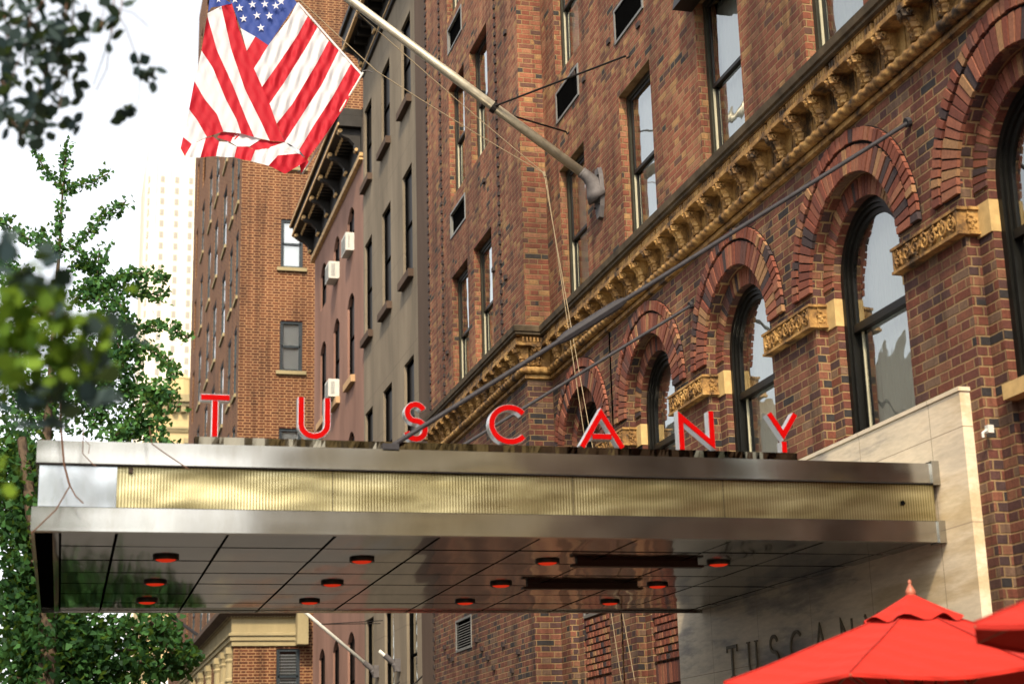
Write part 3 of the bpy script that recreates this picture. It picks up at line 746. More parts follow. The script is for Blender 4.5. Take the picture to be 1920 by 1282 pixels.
# polished upstand and the red letters
b=MB(); n=160; rows=[]
for k in range(n+1):
    x=.69+(4.58-.69)*k/n; dy=.002*math.sin(k*.33)+.0008*math.sin(k*.9+1)
    rows.append([(x,9.668+dy,1.985),(x,9.668+dy*1.3,2.02),(x,9.668+dy*.8,2.066),(x,9.74,2.066),(x,9.74,1.985)])
b.grid(rows)
b.build('letter_rail',M['mirror'],cn)
S3='red letters standing on the canopy edge'
H=.259
def sign_letter(ch,x,wd,label):
    fn=lambda a,bb,d:(x+a*wd,9.67+d,2.068+bb*H)
    sw=.039
    b=MB(); f=MB()
    def both(pts,closed=False):
        # widths are in metres: work in metric 2-D
        P=[(p[0]*wd,p[1]*H) for p in pts]
        g_=lambda a,bb,d:(x+a,9.67+d,2.068+bb)
        stroke(b,P,sw,g_,0,.065,closed); stroke(f,P,sw-.006,g_,-.006,-.0005,closed)
    h=sw/2/H; w_=sw/2/wd
    if ch=='T': both([(.5,0),(.5,1-2*h-.001)]); both([(0,1-h),(1,1-h)])
    if ch=='U': both([(w_,1),(w_,.36)]+arc(.5,.36,.5-w_,180,360,18,.36-h)[1:-1]+[(1-w_,.36),(1-w_,1)])
    if ch=='S': both([(.5+(p[0]-.5)*1.12,h+(p[1]-.0)*(1-2*h)) for p in SPINE])
    if ch=='C': both(arc(.56,.5,.56-w_,42,318,26,.5-h))
    if ch=='A': both([(.02+w_,0),(.5,1-h*1.9),(.98-w_,0)]); both([(.30,.27),(.70,.27)])
    if ch=='N': both([(w_,0),(w_,1-h*2.2),(1-w_,h*2.2),(1-w_,1)])
    if ch=='Y': both([(w_,1),(.5,.45),(1-w_,1)]); both([(.5,.45-h*2.3),(.5,0)])
    t=thing('sign_letter',label,'letter',S3)
    b.build('casing',M['silver'],t); f.build('face',M['redface'],t)
for ch,x,wd,lb in (('T',.72,.17,'red block letter T with silver sides, standing at the street end of the canopy row'),
 ('U',1.302,.20,'red letter U with silver sides, standing between the letters T and S'),
 ('S',1.953,.155,'red letter S with silver sides, standing between the letters U and C'),
 ('C',2.496,.245,'red letter C with silver sides, standing in front of the brick corner pier'),
 ('A',3.078,.32,'red letter A with silver sides, standing between the letters C and N'),
 ('N',3.759,.25,'red letter N with silver sides, standing between the letters A and Y'),
 ('Y',4.38,.225,'red letter Y with silver sides, nearest the travertine wall')): sign_letter(ch,x,wd,lb)
# ------------------------------------------------------------------ big flagpole
fp=thing('flagpole','long slanting aluminium flagpole bolted to the hotel wall above the cornice','flagpole',loc=(0,0,0))
YP=16.38; A=Vector((5.42,YP,6.62)); dr=Vector((-2.79,0,1.97)).normalized(); B=A+dr*5.4
b=MB(); b.tube([A,A+dr*2.,A+dr*2.01,B],[.056,.053,.050,.042],20); b.build('pole',M['pole'],fp,smooth=True)
b=MB(); b.tube([A+dr*.02,A+dr*.05,A+dr*.06,A-dr*.02,A-dr*.10+Vector((0,0,-.02)),Vector((5.54,YP,6.42)),Vector((5.58,YP,6.36))],[.058,.068,.062,.066,.085,.12,.15],18)
o=b.build('socket',M['cast'],fp,smooth=True)
b=MB(); pl=[(-.05,.31),(.05,.31),(.10,.20),(.13,0),(.10,-.17),(.05,-.29),(-.05,-.29),(-.10,-.17),(-.13,0),(-.10,.20)]
b.hexa([(5.598,YP+p[0],6.40+p[1]) for p in pl],[(5.55,YP+p[0]*.95,6.40+p[1]*.97) for p in pl]); 
b.build('base_plate',M['cast'],fp)
for (a,c_) in ((-.07,.2),(.07,.2),(.08,-.14),(-.08,-.14)):
    b=MB(); b.lathe((5.545,YP+a,6.40+c_),[(.0005,-.012),(.011,-.010),(.013,0),(.013,.01)],8,'x'); b.build('bolt',M['iron'],fp)
Cc=Vector((4.38,YP,7.345)); b=MB(); b.tube([Cc-dr*.03,Cc+dr*.03],.066,14); b.build('collar',M['iron'],fp)
for e in ((5.6,15.25,7.57),(5.6,17.47,7.60)):
    e=Vector(e); b=MB(); s_=Cc+Vector((0,(.06 if e.y>YP else -.06),.0)); b.tube([s_,e+Vector((-.04,0,0)),e+Vector((-.03,0,-.03)),e],.011,6); b.build('stay_rod',M['iron'],fp)
# flag
def PF(cx,cy,dy=0): return onY(330+cx/3.77,cy/3.77,16.38+dy)
def resample(pts,n):
    L=[0]
    for a,b_ in zip(pts,pts[1:]): L.append(L[-1]+math.hypot(a[0]-b_[0],a[1]-b_[1]))
    out=[]
    for i in range(n+1):
        t=L[-1]*i/n; k=0
        while k<len(L)-2 and L[k+1]<t: k+=1
        f=(t-L[k])/max(1e-9,L[k+1]-L[k]); out.append(tuple(pts[k][q]*(1-f)+pts[k+1][q]*f for q in range(2)))
    return out
fl=MB()
def ruled(Lp,Rp,mat,dL,dR,n=28,mm=6,wr=.012,fr=30,ph=0):
    """cloth strip between two picture-space outlines, given real depth; dL,dR: depth offsets start->end"""
    fl.mi=mat; A_=resample(Lp,n); B_=resample(Rp,n); rows=[]
    for i in range(n+1):
        t=i/n; row=[]
        for j in range(mm+1):
            s_=j/mm; x=A_[i][0]*(1-s_)+B_[i][0]*s_; y_=A_[i][1]*(1-s_)+B_[i][1]*s_
            dl=dL[0]+(dL[1]-dL[0])*t; dr_=dR[0]+(dR[1]-dR[0])*t
            d=dl*(1-s_)+dr_*s_+wr*math.sin(x*.085+y_*.02+ph)*math.cos(y_*.017+ph)
            row.append(PF(x,y_,d))
        rows.append(row)
    fl.grid(rows)
BD=[[(855,22),(800,130),(650,325),(550,485)],[(930,118),(860,250),(715,465),(605,620)],[(1000,195),(915,345),(760,590),(660,735)],[(1080,290),(985,465),(820,740),(712,875)],[(1150,358),(1030,600),(900,800),(770,1000)],[(1235,455),(1110,680),(985,870),(870,1060)],[(1305,530),(1190,760),(1060,950),(925,1130)]]
for k in range(6):
    ruled(BD[k],BD[k+1],1 if k%2==0 else 0,(0,-.12),(0,-.12),40,10,.022)
fl.mi=1; ruled([(855,22),(1305,530)],[(868,18),(1318,524)],1,(0,0),(0,0),10,1)
# canton (continues above the frame up to the hoist)
ruled([(855,22),(520,-380),(380,-560)],[(650,325),(455,200),(395,25),(250,-160)],2,(0,.0),(-.08,-.08),30,12)
ruled([(455,200),(500,360)],[(560,260),(500,362)],1,(-.09,-.11),(-.09,-.11),8,3)
ruled([(560,260),(500,360)],[(652,322),(550,485)],0,(-.085,-.11),(-.08,-.12),8,4)
# folded left part
l0=[(395,25),(440,190),(500,362),(552,487),(610,620),(662,735),(712,878),(770,1005)]
l1=[(320,45),(390,350),(490,640),(600,860),(662,995)]
l2=[(222,118),(290,360),(400,600),(500,850),(552,970)]
l3=[(180,360),(260,480),(350,700),(430,850),(460,945)]
l4=[(130,575),(200,700),(290,810),(335,930)]
l5=[(92,775),(150,850),(218,970)]
l6=[(50,970),(112,1020)]
ruled(l0,l1,0,(-.16,-.2),(-.2,-.22),30,6,.018); ruled(l1,[(222,95)]+l2,1,(-.2,-.22),(-.24,-.24),30,6,.018)
ruled(l2,[(218,125),(180,360)]+[(260,480),(350,700),(430,850),(460,945)],0,(-.24,-.24),(-.26,-.25),30,6,.018)
ruled(l3,[(178,370),(130,575)]+l4[1:],1,(-.26,-.25),(-.27,-.26),24,6,.018)
ruled(l4,[(128,585),(92,775)]+l5[1:],0,(-.27,-.26),(-.28,-.27),20,6,.018)
ruled(l5,[(90,785),(50,970),(112,1020)],1,(-.28,-.27),(-.28,-.28),16,6,.015)
ruled([(50,970),(112,1020)],[(32,1050),(62,1105)],0,(-.28,-.3),(-.28,-.3),8,4,.01)
ruled([(240,-60),(395,25)],[(228,88),(250,55),(320,45),(390,27)],2,(-.2,-.15),(-.23,-.17),14,6,.01)
# curled hem along the bottom
ruled([(925,1130),(870,1085),(720,1100)],[(880,1165),(770,1230),(655,1170)],0,(-.12,-.28),(-.2,-.34),14,6,.02)
ruled([(925,1100),(935,1150)],[(870,1150),(885,1225)],0,(-.1,-.12),(-.12,-.14),8,3,.01)
ruled([(865,1083),(770,1005),(640,1050),(560,1062)],[(720,1100),(655,1172),(528,1140)],1,(-.16,-.26),(-.26,-.33),14,6,.02)
ruled([(560,1062),(500,1035),(430,1038)],[(530,1138),(470,1130),(412,1112)],0,(-.26,-.3),(-.33,-.34),12,5,.02)
ruled([(430,1038),(360,1005),(305,1000)],[(412,1112),(350,1112),(282,1105)],1,(-.3,-.31),(-.34,-.34),12,5,.02)
ruled([(305,1000),(260,965),(210,978)],[(282,1105),(230,1108),(172,1115)],0,(-.31,-.31),(-.34,-.34),12,5,.02)
ruled([(210,978),(110,1022)],[(172,1115),(58,1112)],1,(-.31,-.31),(-.34,-.33),10,5,.02)
ruled([(460,945),(415,940),(320,935)],[(400,1008),(385,1005),(290,972)],0,(-.2,-.2),(-.27,-.28),8,4,.01)
ruled([(415,942),(460,942),(600,985)],[(385,1006),(430,1036),(520,1036)],1,(-.2,-.2),(-.28,-.28),8,4,.01)
ruled([(600,985),(662,998),(770,1010)],[(515,1036),(560,1062),(645,1052)],0,(-.19,-.17),(-.27,-.24),8,4,.01)
# stars
def star(cx,cy,r,d):
    fl.mi=1; P=[]
    for k in range(10):
        rr=r if k%2==0 else r*.4; a=PI/2+k*PI/5+.1; P.append((cx+rr*math.cos(a),cy-rr*math.sin(a)))
    for dd in (d-.035,):
        c3=PF(cx,cy,dd)
        for k in range(10): fl.face([c3,PF(*P[k],dd),PF(*P[(k+1)%10],dd)])
for (x,y_) in ((450,58),(540,33),(628,30),(705,42),(477,133),(572,110),(660,112),(600,197),(742,12),(415,-2),(500,-30),(590,-50),(670,-60),(560,-110),(640,-130),(480,-100)): star(x,y_,29,-.05)
for (x,y_) in ((300,0),(340,-20)): star(x,y_,22,-.23)
flag=fl.build('flag',[M['fred'],M['fwhite'],M['fblue']],smooth=True)
tag(flag,'folded American flag with red and white stripes hanging from the long flagpole','flag')
b=MB(); hk1=PF(1322,515,-.03); hk2=PF(893,1230,-.03)
b.tube([hk1,hk2],.011,6); o=b.build('rod',M['ac'],flag)
for q in (PF(1300,545),PF(1085,905),PF(880,1215)):
    b=MB(); b.tube([q+Vector((.03,0,.03)),q+Vector((-.03,0,0)),q+Vector((0,0,-.03)),q+Vector((.03,0,.02))],.008,6); b.build('snap_hook',M['cast'],flag)
b=MB(); b.tube([PF(1318,505),PF(1350,500),PF(1385,510)],.008,6); b.build('snap_hook',M['cast'],flag)
# halyard ropes
b=MB(); K=onY(1020,325,YP); F1=onY(705,133,YP); 
def sag(a,c_,s,n=12): return [a.lerp(c_,i/n)-Vector((0,0,s*4*(i/n)*(1-i/n))) for i in range(n+1)]
b.tube(sag(K,F1,.02),.005,5); b.tube(sag(F1,onY(540,-20,YP),.0),.006,5); b.tube(sag(K+Vector((0,.03,.02)),onY(600,-40,YP+.05),.03),.005,5)
K2=onX(1190,1275,XA-.06); K3=onX(1165,1275,XA-.06)
b.tube(sag(K,K2,.03),.005,5); b.tube(sag(K+Vector((.02,0,-.03)),K3,.03),.005,5)
b.tube([K,onX(1030,340,XA-.02)],.006,5); b.tube([K+Vector((0,0,.02)),K,K+Vector((.01,0,-.04))],.018,6)
tag(b.build('halyard',M['rope']),'thin tan halyard rope running from the flag to the brick pier and down the wall','rope')
# ------------------------------------------------------------------ grey and pink townhouses
def opening_window(parent,X,y0,y1,z0,z1,dep=.05,frame='dark',arched=False,glassy=False,name='window'):
    w_=y1-y0; f=MB(); bars(f,dep,dep+.05,0,w_,0,z1-z0,.05); f.box(dep+.005,dep+.045,.05,w_-.05,(z1-z0)*.5-.02,(z1-z0)*.5+.02)
    o=f.build(name,M[frame],parent,loc=(X,y0,z0))
    p=MB(); p.face([(dep+.03,.04,.04),(dep+.03,.04,z1-z0-.04),(dep+.03,w_-.04,z1-z0-.04),(dep+.03,w_-.04,.04)]); p.build('pane',M['glass'] if glassy else M['darkglass'],o)
    return o
gb=thing('grey_townhouse','narrow grey brown stucco townhouse with tall plain windows, left of the hotel','townhouse')
XG=5.60; gcols=[(26.75,27.6),(28.75,29.62),(30.72,31.55)]
# nudge so openings stay inside the wall
grows=[(12.1,13.8),(8.8,10.82),(5.2,7.28),(1.2,3.2)]
gw=MB(); gh=[(a,b_,c_,d) for (a,b_) in gcols for (c_,d) in grows]
wallX(gw,XG,25.9,31.7,GZ,16.2,gh,.09); gw.face([(XG,31.7,GZ),(XG+6,31.7,GZ),(XG+6,31.7,16.2),(XG,31.7,16.2)]); gw.face([(XG,24,16.2),(XG,31.7,16.2),(XG+9,31.7,16.2),(XG+9,24,16.2)])
gw.mi=1; wallX(gw,XG+.9,24,31.7,GZ,16)
gw.build('wall',[M['grey'],M['dark']],gb)
b=MB(); b.box(XG-.10,XG+.5,24.03,25.9,GZ,16.2); b.build('corner_pilaster',M['greydark'],gb)
for h in gh:
    opening_window(gb,XG,*h,glassy=h[2]<3)
    if h[2]>4:
        s_=MB(); s_.box(XG-.10,XG+.10,h[0]-.06,h[1]+.06,h[2]-.13,h[2]+.01); s_.build('window_sill',M['greydark'],gb)
b=MB(); b.box(XG-.45,XG+.3,24.4,31.7,15.25,15.55); b.box(XG-.52,XG+.3,24.4,31.7,15.553,15.65); b.box(XG-.06,XG+.1,24.4,31.7,14.66,14.72); b.mi=1; b.box(XG-.075,XG+.1,24.4,31.7,14.74,14.78); b.box(XG-.47,XG-.40,24.4,31.7,15.18,15.24); b.mi=0
b.box(XG-.03,XG+.1,24.4,31.7,14.8,15.25)
o=b.build('cornice',[M['corn'],M['gilt']],gb)
def console(mb,X,y,z,s=1.):
    cur=[(-.42,.0),(-.44,-.06),(-.36,-.14),(-.22,-.2),(-.12,-.3),(-.10,-.42),(-.04,-.48),(0,-.46)]
    P=[[(X+c_[0]*s,y+dy,z+c_[1]*s) for c_ in cur] for dy in (-.07,.07)]
    mb.grid(P); 
    for q in P: mb.face(q+[(X,q[0][1],z)])
    mb.mi=1; mb.tube([(X-.40*s,y-.085,z-.05*s),(X-.40*s,y+.085,z-.05*s)],.045*s,8); mb.tube([(X-.08*s,y-.08,z-.42*s),(X-.08*s,y+.08,z-.42*s)],.035*s,8); mb.mi=0
for y in (25.0,26.6,28.2,29.8,31.4):
    b=MB(); console(b,XG-.03,y,15.24); b.build('bracket',[M['corn'],M['gilt']],o)
for y in [25.0+i*.4 for i in range(17)]:
    b=MB(); b.box(XG-.3,XG-.03,y-.05,y+.05,15.1,15.24); b.build('modillion',M['corn'],o)
pk=thing('pink_townhouse','dusty pink stucco townhouse with arched windows and a heavy black and gilt cornice','townhouse')
pcols=[(32.85,33.72),(34.82,35.66),(36.78,37.68)]; prow=[(11.2,12.28),(8.42,10.33),(5.4,7.3),(1.2,3.15)]
pw=MB()
ph=[(a,b_,c_,d) for (a,b_) in pcols for (c_,d) in prow]
wallX(pw,XG+.003,31.72,38.65,GZ,13.9,ph,.08)
for h in ph:   # segmental heads
    n=10; a,b_,c_,d=h
    for k in range(n):
        y0=a+(b_-a)*k/n; y1=a+(b_-a)*(k+1)/n; za=d-.22*((y0-(a+b_)/2)/((b_-a)/2))**2; zb=d-.22*((y1-(a+b_)/2)/((b_-a)/2))**2
        pw.face([(XG+.003,y0,za),(XG+.003,y0,d),(XG+.003,y1,d),(XG+.003,y1,zb)]); pw.face([(XG+.003,y0,za),(XG+.003,y1,zb),(XG+.08,y1,zb),(XG+.08,y0,za)])
pw.face([(XG,38.65,GZ),(XG+6,38.65,GZ),(XG+6,38.65,14),(XG,38.65,14)]); pw.face([(XG,31.72,14),(XG,38.65,14),(XG+9,38.65,14),(XG+9,31.72,14)])
pw.mi=1; wallX(pw,XG+.9,31.7,38.6,GZ,13.9)
pw.build('wall',[M['pink'],M['dark']],pk)
for h in ph: opening_window(pk,XG+.0,h[0]+.001,h[1]-.001,*h[2:])
for h in ph:
    if 8<h[2]<9 or 5<h[2]<6:
        s_=MB(); s_.box(XG-.09,XG+.12,h[0]-.08,h[1]+.08,h[2]-.15,h[2]-.0); s_.build('window_sill',M['sill'],pk)
b=MB(); b.box(XG-.50,XG+.2,31.74,39.1,13.55,13.80); b.box(XG-.56,XG+.2,31.74,39.16,13.803,13.95); b.box(XG-.03,XG+.1,31.74,38.9,12.98,13.55); 
b.mi=1; b.box(XG-.07,XG+.1,31.74,38.9,12.90,12.975); b.box(XG-.53,XG-.505,31.75,39.1,13.56,13.62); b.box(XG-.085,XG+.1,31.74,38.9,12.82,12.86)
b.box(XG-.585,XG-.56,31.75,39.16,13.81,13.86)
o=b.build('cornice',[M['corn'],M['gilt']],pk)
for k in range(6):
    b=MB(); console(b,XG-.03,31.95+k*1.37,13.54,1.08); b.build('bracket',[M['corn'],M['gilt']],o)
for k in range(34):
    if k%7: 
        b=MB(); b.mi=1; y=31.95+k*.2; b.box(XG-.36,XG-.33,y-.04,y+.04,13.44,13.545); b.mi=0; b.box(XG-.33,XG-.03,y-.04,y+.04,13.46,13.545); b.build('modillion',[M['corn'],M['gilt']],o)
# air conditioners
def aircon(y,z,label,wd=.55,h=.40,dep=.22):
    b=MB(); b.box(XG-dep,XG+.16,y,y+wd,z,z+h); t=b.build('air_conditioner',M['ac']); tag(t,label,'air conditioner','window air conditioners on the pink townhouse')
    g_=MB()
    for k in range(9): g_.box(XG-dep-.008,XG-dep-.001,y+.05,y+wd-.05,z+.04+k*(h-.08)/9,z+.04+k*(h-.08)/9+.02)
    for k in range(8): g_.box(XG-dep+.05,XG-.08,y-.008,y-.001,z+.06+k*(h-.1)/8,z+.06+k*(h-.1)/8+.018)
    g_.build('vent_grille',M['acg'],t)
aircon(34.95,11.2,'boxy white air conditioner jutting from the top middle window of the pink townhouse')
aircon(34.95,8.46,'white air conditioner low in a pink wall window, behind the red letter U')
aircon(32.98,11.22,'air conditioner in the upper window of the pink townhouse nearest the grey wall',.6,.4,.16)
# small flagpoles low on the grey townhouse
def small_pole(base,d,L,r,label,stay=None,name='wall_flagpole',mat='ac'):
    base=Vector(base); d=Vector(d).normalized(); t=thing(name,label,'flagpole')
    b=MB(); b.tube([base-d*.02,base+d*L],r,10); b.build('pole',M[mat],t,smooth=True)
    b=MB(); b.tube([base-d*.06,base+d*.22],r*1.6,10); b.lathe(tuple(base-d*.05),[(.001,-.09),(.06,-.06),(.085,0),(.06,.06),(.001,.09)],12); b.box(base.x,base.x+.12,base.y-.08,base.y+.08,base.z-.14,base.z+.08); b.build('wall_socket',M['cast'] if mat=='ac' else M['iron'],t)
    if stay:
        for e in stay:
            b=MB(); b.tube([base+d*L*.5,e],.008,5); b.build('stay_rod',M['iron'],t)
small_pole((5.50,30.27,2.17),(-1.22,0,1.02),2.6,.032,'thin white flagpole slanting out from the grey townhouse below the canopy',[(5.58,29.67,3.01),(5.58,29.9,2.98)])
small_pole((5.50,28.23,2.13),(-.9,0,.75),.34,.03,'short brass pole stub on the grey townhouse beside the thin white flagpole')
b=MB(); a_=Vector((5.58,25.91+.1,1.81)); b.tube([a_,a_+Vector((-.55,0,-.5)),a_+Vector((-1.1,0,-1.05))],.015,6); b.tube([a_+Vector((-.02,2.05,0)),a_+Vector((-.55,2.05,-.5))],.015,6); tag(b.build('awning_brace',M['iron']),'thin dark brace rods slanting down from the grey townhouse pilasters','brace')
# ------------------------------------------------------------------ red brick apartment block
rb=thing('brick_apartment_block','tall orange red brick apartment block with a limestone belt cornice, behind the pink townhouse','apartment building')
XR,YR=4.08,42.0
rw=MB(); zT=30
fh=[(5.20,5.72,z,z+1.34) for z in (2.2,4.95,7.9,10.83,13.7,16.6,19.5,22.4)]
# -Y facing wall with windows (built in the x-z plane)
xs=sorted({XR,16,5.16,5.76}); zs_=sorted({GZ,zT,*[h[2]-.02 for h in fh],*[h[3]+.02 for h in fh]})
for a,b_ in zip(xs,xs[1:]):
    for c_,d in zip(zs_,zs_[1:]):
        if a==5.16 and any(abs(c_-h[2]+.02)<1e-6 for h in fh): continue
        rw.face([(a,YR,c_),(b_,YR,c_),(b_,YR,d),(a,YR,d)])
for h in fh:
    z0,z1=h[2]-.02,h[3]+.02
    rw.face([(5.16,YR,z0),(5.16,YR+.12,z0),(5.16,YR+.12,z1),(5.16,YR,z1)]); rw.face([(5.76,YR,z0),(5.76,YR,z1),(5.76,YR+.12,z1),(5.76,YR+.12,z0)]); rw.face([(5.16,YR,z1),(5.16,YR+.12,z1),(5.76,YR+.12,z1),(5.76,YR,z1)])
sh=[]
for yc,wd,off in ((43.0,.8,0),(44.7,.9,.12),(47.0,1.2,.0),(50.0,1.2,0),(52.6,1.2,0),(55.8,1.2,0),(58.6,.8,0)):
    for k in range(9):
        z0=4.95+2.72*k+off-.1
        if z0<27: sh.append((yc-wd/2,yc+wd/2,z0,z0+1.95 if wd>1 else z0+1.9))
    sh.append((yc-wd/2,yc+wd/2,1.2,3.1))
wallX(rw,XR,YR,60.5,GZ,zT,sh,.05); rw.face([(XR,60.5,GZ),(16,60.5,GZ),(16,60.5,zT),(XR,60.5,zT)]); rw.face([(XR,YR,zT),(16,YR,zT),(16,60.5,zT),(XR,60.5,zT)])
rw.mi=1; wallX(rw,XR+.9,YR+.3,60.4,GZ,zT-.1); rw.face([(XR+.9,YR+.6,GZ),(16,YR+.6,GZ),(16,YR+.6,zT),(XR+.9,YR+.6,zT)])
rw.build('wall',[M['redbrick'],M['dark']],rb)
for h in fh:
    f=MB(); x0,x1,z0,z1=h; Y=YR+.03
    f.box(x0-.038,x0,Y,Y+.1,z0,z1); f.box(x1,x1+.038,Y,Y+.1,z0,z1); f.box(x0,x1,Y+.001,Y+.1,z1-.05,z1+.018); f.box(x0,x1,Y+.001,Y+.1,z0-.018,z0+.04); f.box(x0,x1,Y+.02,Y+.08,(z0+z1)/2-.03,(z0+z1)/2+.03); f.box(x0,x0+.05,Y+.02,Y+.08,z0+.04,z1-.05); f.box(x1-.05,x1,Y+.02,Y+.08,z0+.04,z1-.05)
    o=f.build('window',M['greyframe'],rb)
    p=MB(); p.face([(x0+.04,Y+.06,z0),(x1-.04,Y+.06,z0),(x1-.04,Y+.06,z1-.04),(x0+.04,Y+.06,z1-.04)]); p.build('pane',M['glass'],o)
    p=MB(); 
    if z0<3:
        for k in range(16): p.box(x0+.04,x1-.04,Y+.12,Y+.15,z0+.06+k*.075,z0+.10+k*.075)
    else: p.face([(x0+.04,Y+.13,z0),(x1-.04,Y+.13,z0),(x1-.04,Y+.13,z1-.04),(x0+.04,Y+.13,z1-.04)])
    p.build('blind',M['blind'],o)
    if z0>3:
        s_=MB(); s_.box(x0-.14,x1+.14,YR-.08,YR+.03,z0-.12,z0-.025); s_.build('window_sill',M['stone'],rb)
wp=None; ns=0
for h in sorted(sh,key=lambda q:q[0]+abs(q[2]-12)*.2)[:56]:
    if h[2]>18.5: continue
    o=opening_window(rb,XR,*h,dep=.015,frame='greyframe',glassy=True); 
    s_=MB(); s_.box(XR-.05,XR+.05,h[0]-.05,h[1]+.05,h[2]-.10,h[2]-.0); s_.build('window_sill',M['stone'],rb)
# belt cornice wrapping the corner
b=MB()
def swr(prof):
    rows=[[(5.9,YR-p,z),(XR-p,YR-p,z),(XR-p,60.5,z)] for p,z in prof]; b.grid(rows)
swr([(0,3.62),(.05,3.63),(.05,3.74),(.09,3.76),(.09,3.86),(.13,3.88),(.13,3.94),(.06,3.96),(.06,4.30),(.12,4.33)])
b.mi=1; swr([(.12,4.33),(.30,4.44),(.34,4.47),(.34,4.60),(.30,4.64),(0,4.72)]); b.mi=0
for k in range(26): b.box(XR-.10+k*.078,XR-.06+k*.078,YR-.16,YR-.11,4.34,4.40)
y=YR
while y<60: b.box(XR-.16,XR-.11,y,y+.04,4.34,4.40); y+=.09
b.build('belt_cornice',[M['stone'],M['greydark']],rb)
# projecting entablature return near the pink wall
b=MB(); b.box(5.62,5.9,YR-.5,YR-.14,3.63,4.5); b.build('entablature_return',M['stone'],rb)
for yc in (42.35,43.9,45.7,48.4,51.2,54.2):
    b=MB()
    for dy in (0,.30):
        b.tube([(XR-.02,yc+dy,GZ),(XR-.02,yc+dy,3.25)],.10,10,False)
        b.box(XR-.16,XR+.05,yc+dy-.13,yc+dy+.13,3.46,3.62); b.lathe((XR-.02,yc+dy,3.25),[(.11,0),(.13,.05),(.11,.09),(.15,.2)],10); b.lathe((XR-.02,yc+dy,2.75),[(.11,0),(.135,.03),(.135,.08),(.11,.12)],10)
    b.build('half_column',M['stone'],rb,smooth=False)
b=MB(); b.tube([onX(385,1200,XR-.1),onX(318,1146,XR-.1)+Vector((-.9,-1.5,.3))],.05,8); 
tag(b.build('dark_flagpole',M['iron']),'dark pole slanting up left over the belt cornice of the brick apartment block','flagpole')
# ------------------------------------------------------------------ far buildings
tw=thing('cream_tower','very tall pale cream tower with columns of small windows, far behind the ginkgo tree','tower')
YT=400.
b=MB(); pl=[(14.6,402.5),(15.6,400.8),(17.6,400),(40,400),(40,430),(14.6,430)]
b.hexa([(p[0],p[1],GZ) for p in pl],[(p[0],p[1],157.5) for p in pl]); b.hexa([(p[0]*.94+1.4,p[1]+1,157.6) for p in pl],[(p[0]*.94+1.4,p[1]+1,162) for p in pl])
b.build('wall',M['tower'],tw)
b=MB()
for x in (17.15,20.8,24.2,27.4): b.box(x,x+.25,YT-.25,YT+.1,GZ,157,.5)
b.build('pier',M['tower'],tw)
wp=MB(); wp.box(-.55,.55,-.06,.3,0,1.75,.5); w0=None
for k in range(22):
    z=151.3-2.98*k
    for x,yy in ((15.85,400.75),(18.9,YT),(22.5,YT),(26.0,YT)):
        if w0 is None: w0=wp.build('window',M['towerglass'],tw,loc=(x,yy,z))
        else:
            o=w0.copy(); COL.objects.link(o); o.location=(x,yy,z)
be=thing('beige_building','yellow beige stone building with bracketed cornice, between the ginkgo and the brick block','building')
b=MB(); YB=110.
b.box(4.95,14,YB,YB+20,GZ,26.0); b.box(5.5,8.5,YB-.01,YB+.2,24.6,24.7); b.build('wall',M['beige'],be)
b=MB(); b.box(4.3,14,YB-.7,YB-.0,25.75,26.25); b.box(4.45,14,YB-.5,YB,25.5,25.74)
for k in range(9): b.box(5.0+k*.62,5.3+k*.62,YB-.45,YB,25.1,25.49)
for k in range(30): b.box(5.5+k*.12,5.57+k*.12,YB-.12,YB-.01,23.75,23.95)
b.box(5.4,14,YB-.16,YB-.012,23.96,24.1); b.build('cornice',M['stone'],be)
for x,z in ((7.2,21.5),(7.2,17.5),(9,21.5)):
    b=MB(); b.box(x-.1,x+1.0,YB-.14,YB-.01,z+1.5,z+1.85); b.mi=1; b.box(x,x+.9,YB-.05,YB-.011,z,z+1.5); b.build('window',[M['stone'],M['dark']],be)
b=MB(); b.lathe((7.0,YB+4,26.25),[(.9,0),(.9,2.0),(.95,2.1),(.1,2.7)],14); b.build('water_tank',M['beige'],be)
be2=thing('terracotta_brick_house','pinkish red brick house with white trimmed windows, seen small beneath the canopy','house')
b=MB(); Y2=75.; b.box(5.15,11,Y2,Y2+12,GZ,11.5); b.build('wall',M['redbrick'],be2)
for i,x in enumerate((5.5,6.0,6.6)):
    for z in (5.2,7.9):
        b=MB(); b.box(x-.06,x+.34,Y2-.06,Y2-.01,z-.1,z+1.7); b.mi=1; b.box(x+.02,x+.26,Y2-.09,Y2-.061,z,z+1.55); b.build('window',[M['stone'],M['dark']],be2)
be3=thing('yellow_corner_house','plain yellow stucco house with white string courses, low behind the leafy tree','house')
b=MB(); Y3=95.; b.box(5.0,6.6,Y3,Y3+8,GZ,14); b.build('wall',M['beige'],be3)
b=MB()
for z in (6.0,8.2): b.box(4.9,6.6,Y3-.15,Y3-.01,z,z+.35)
b.build('string_course',M['blind'],be3)
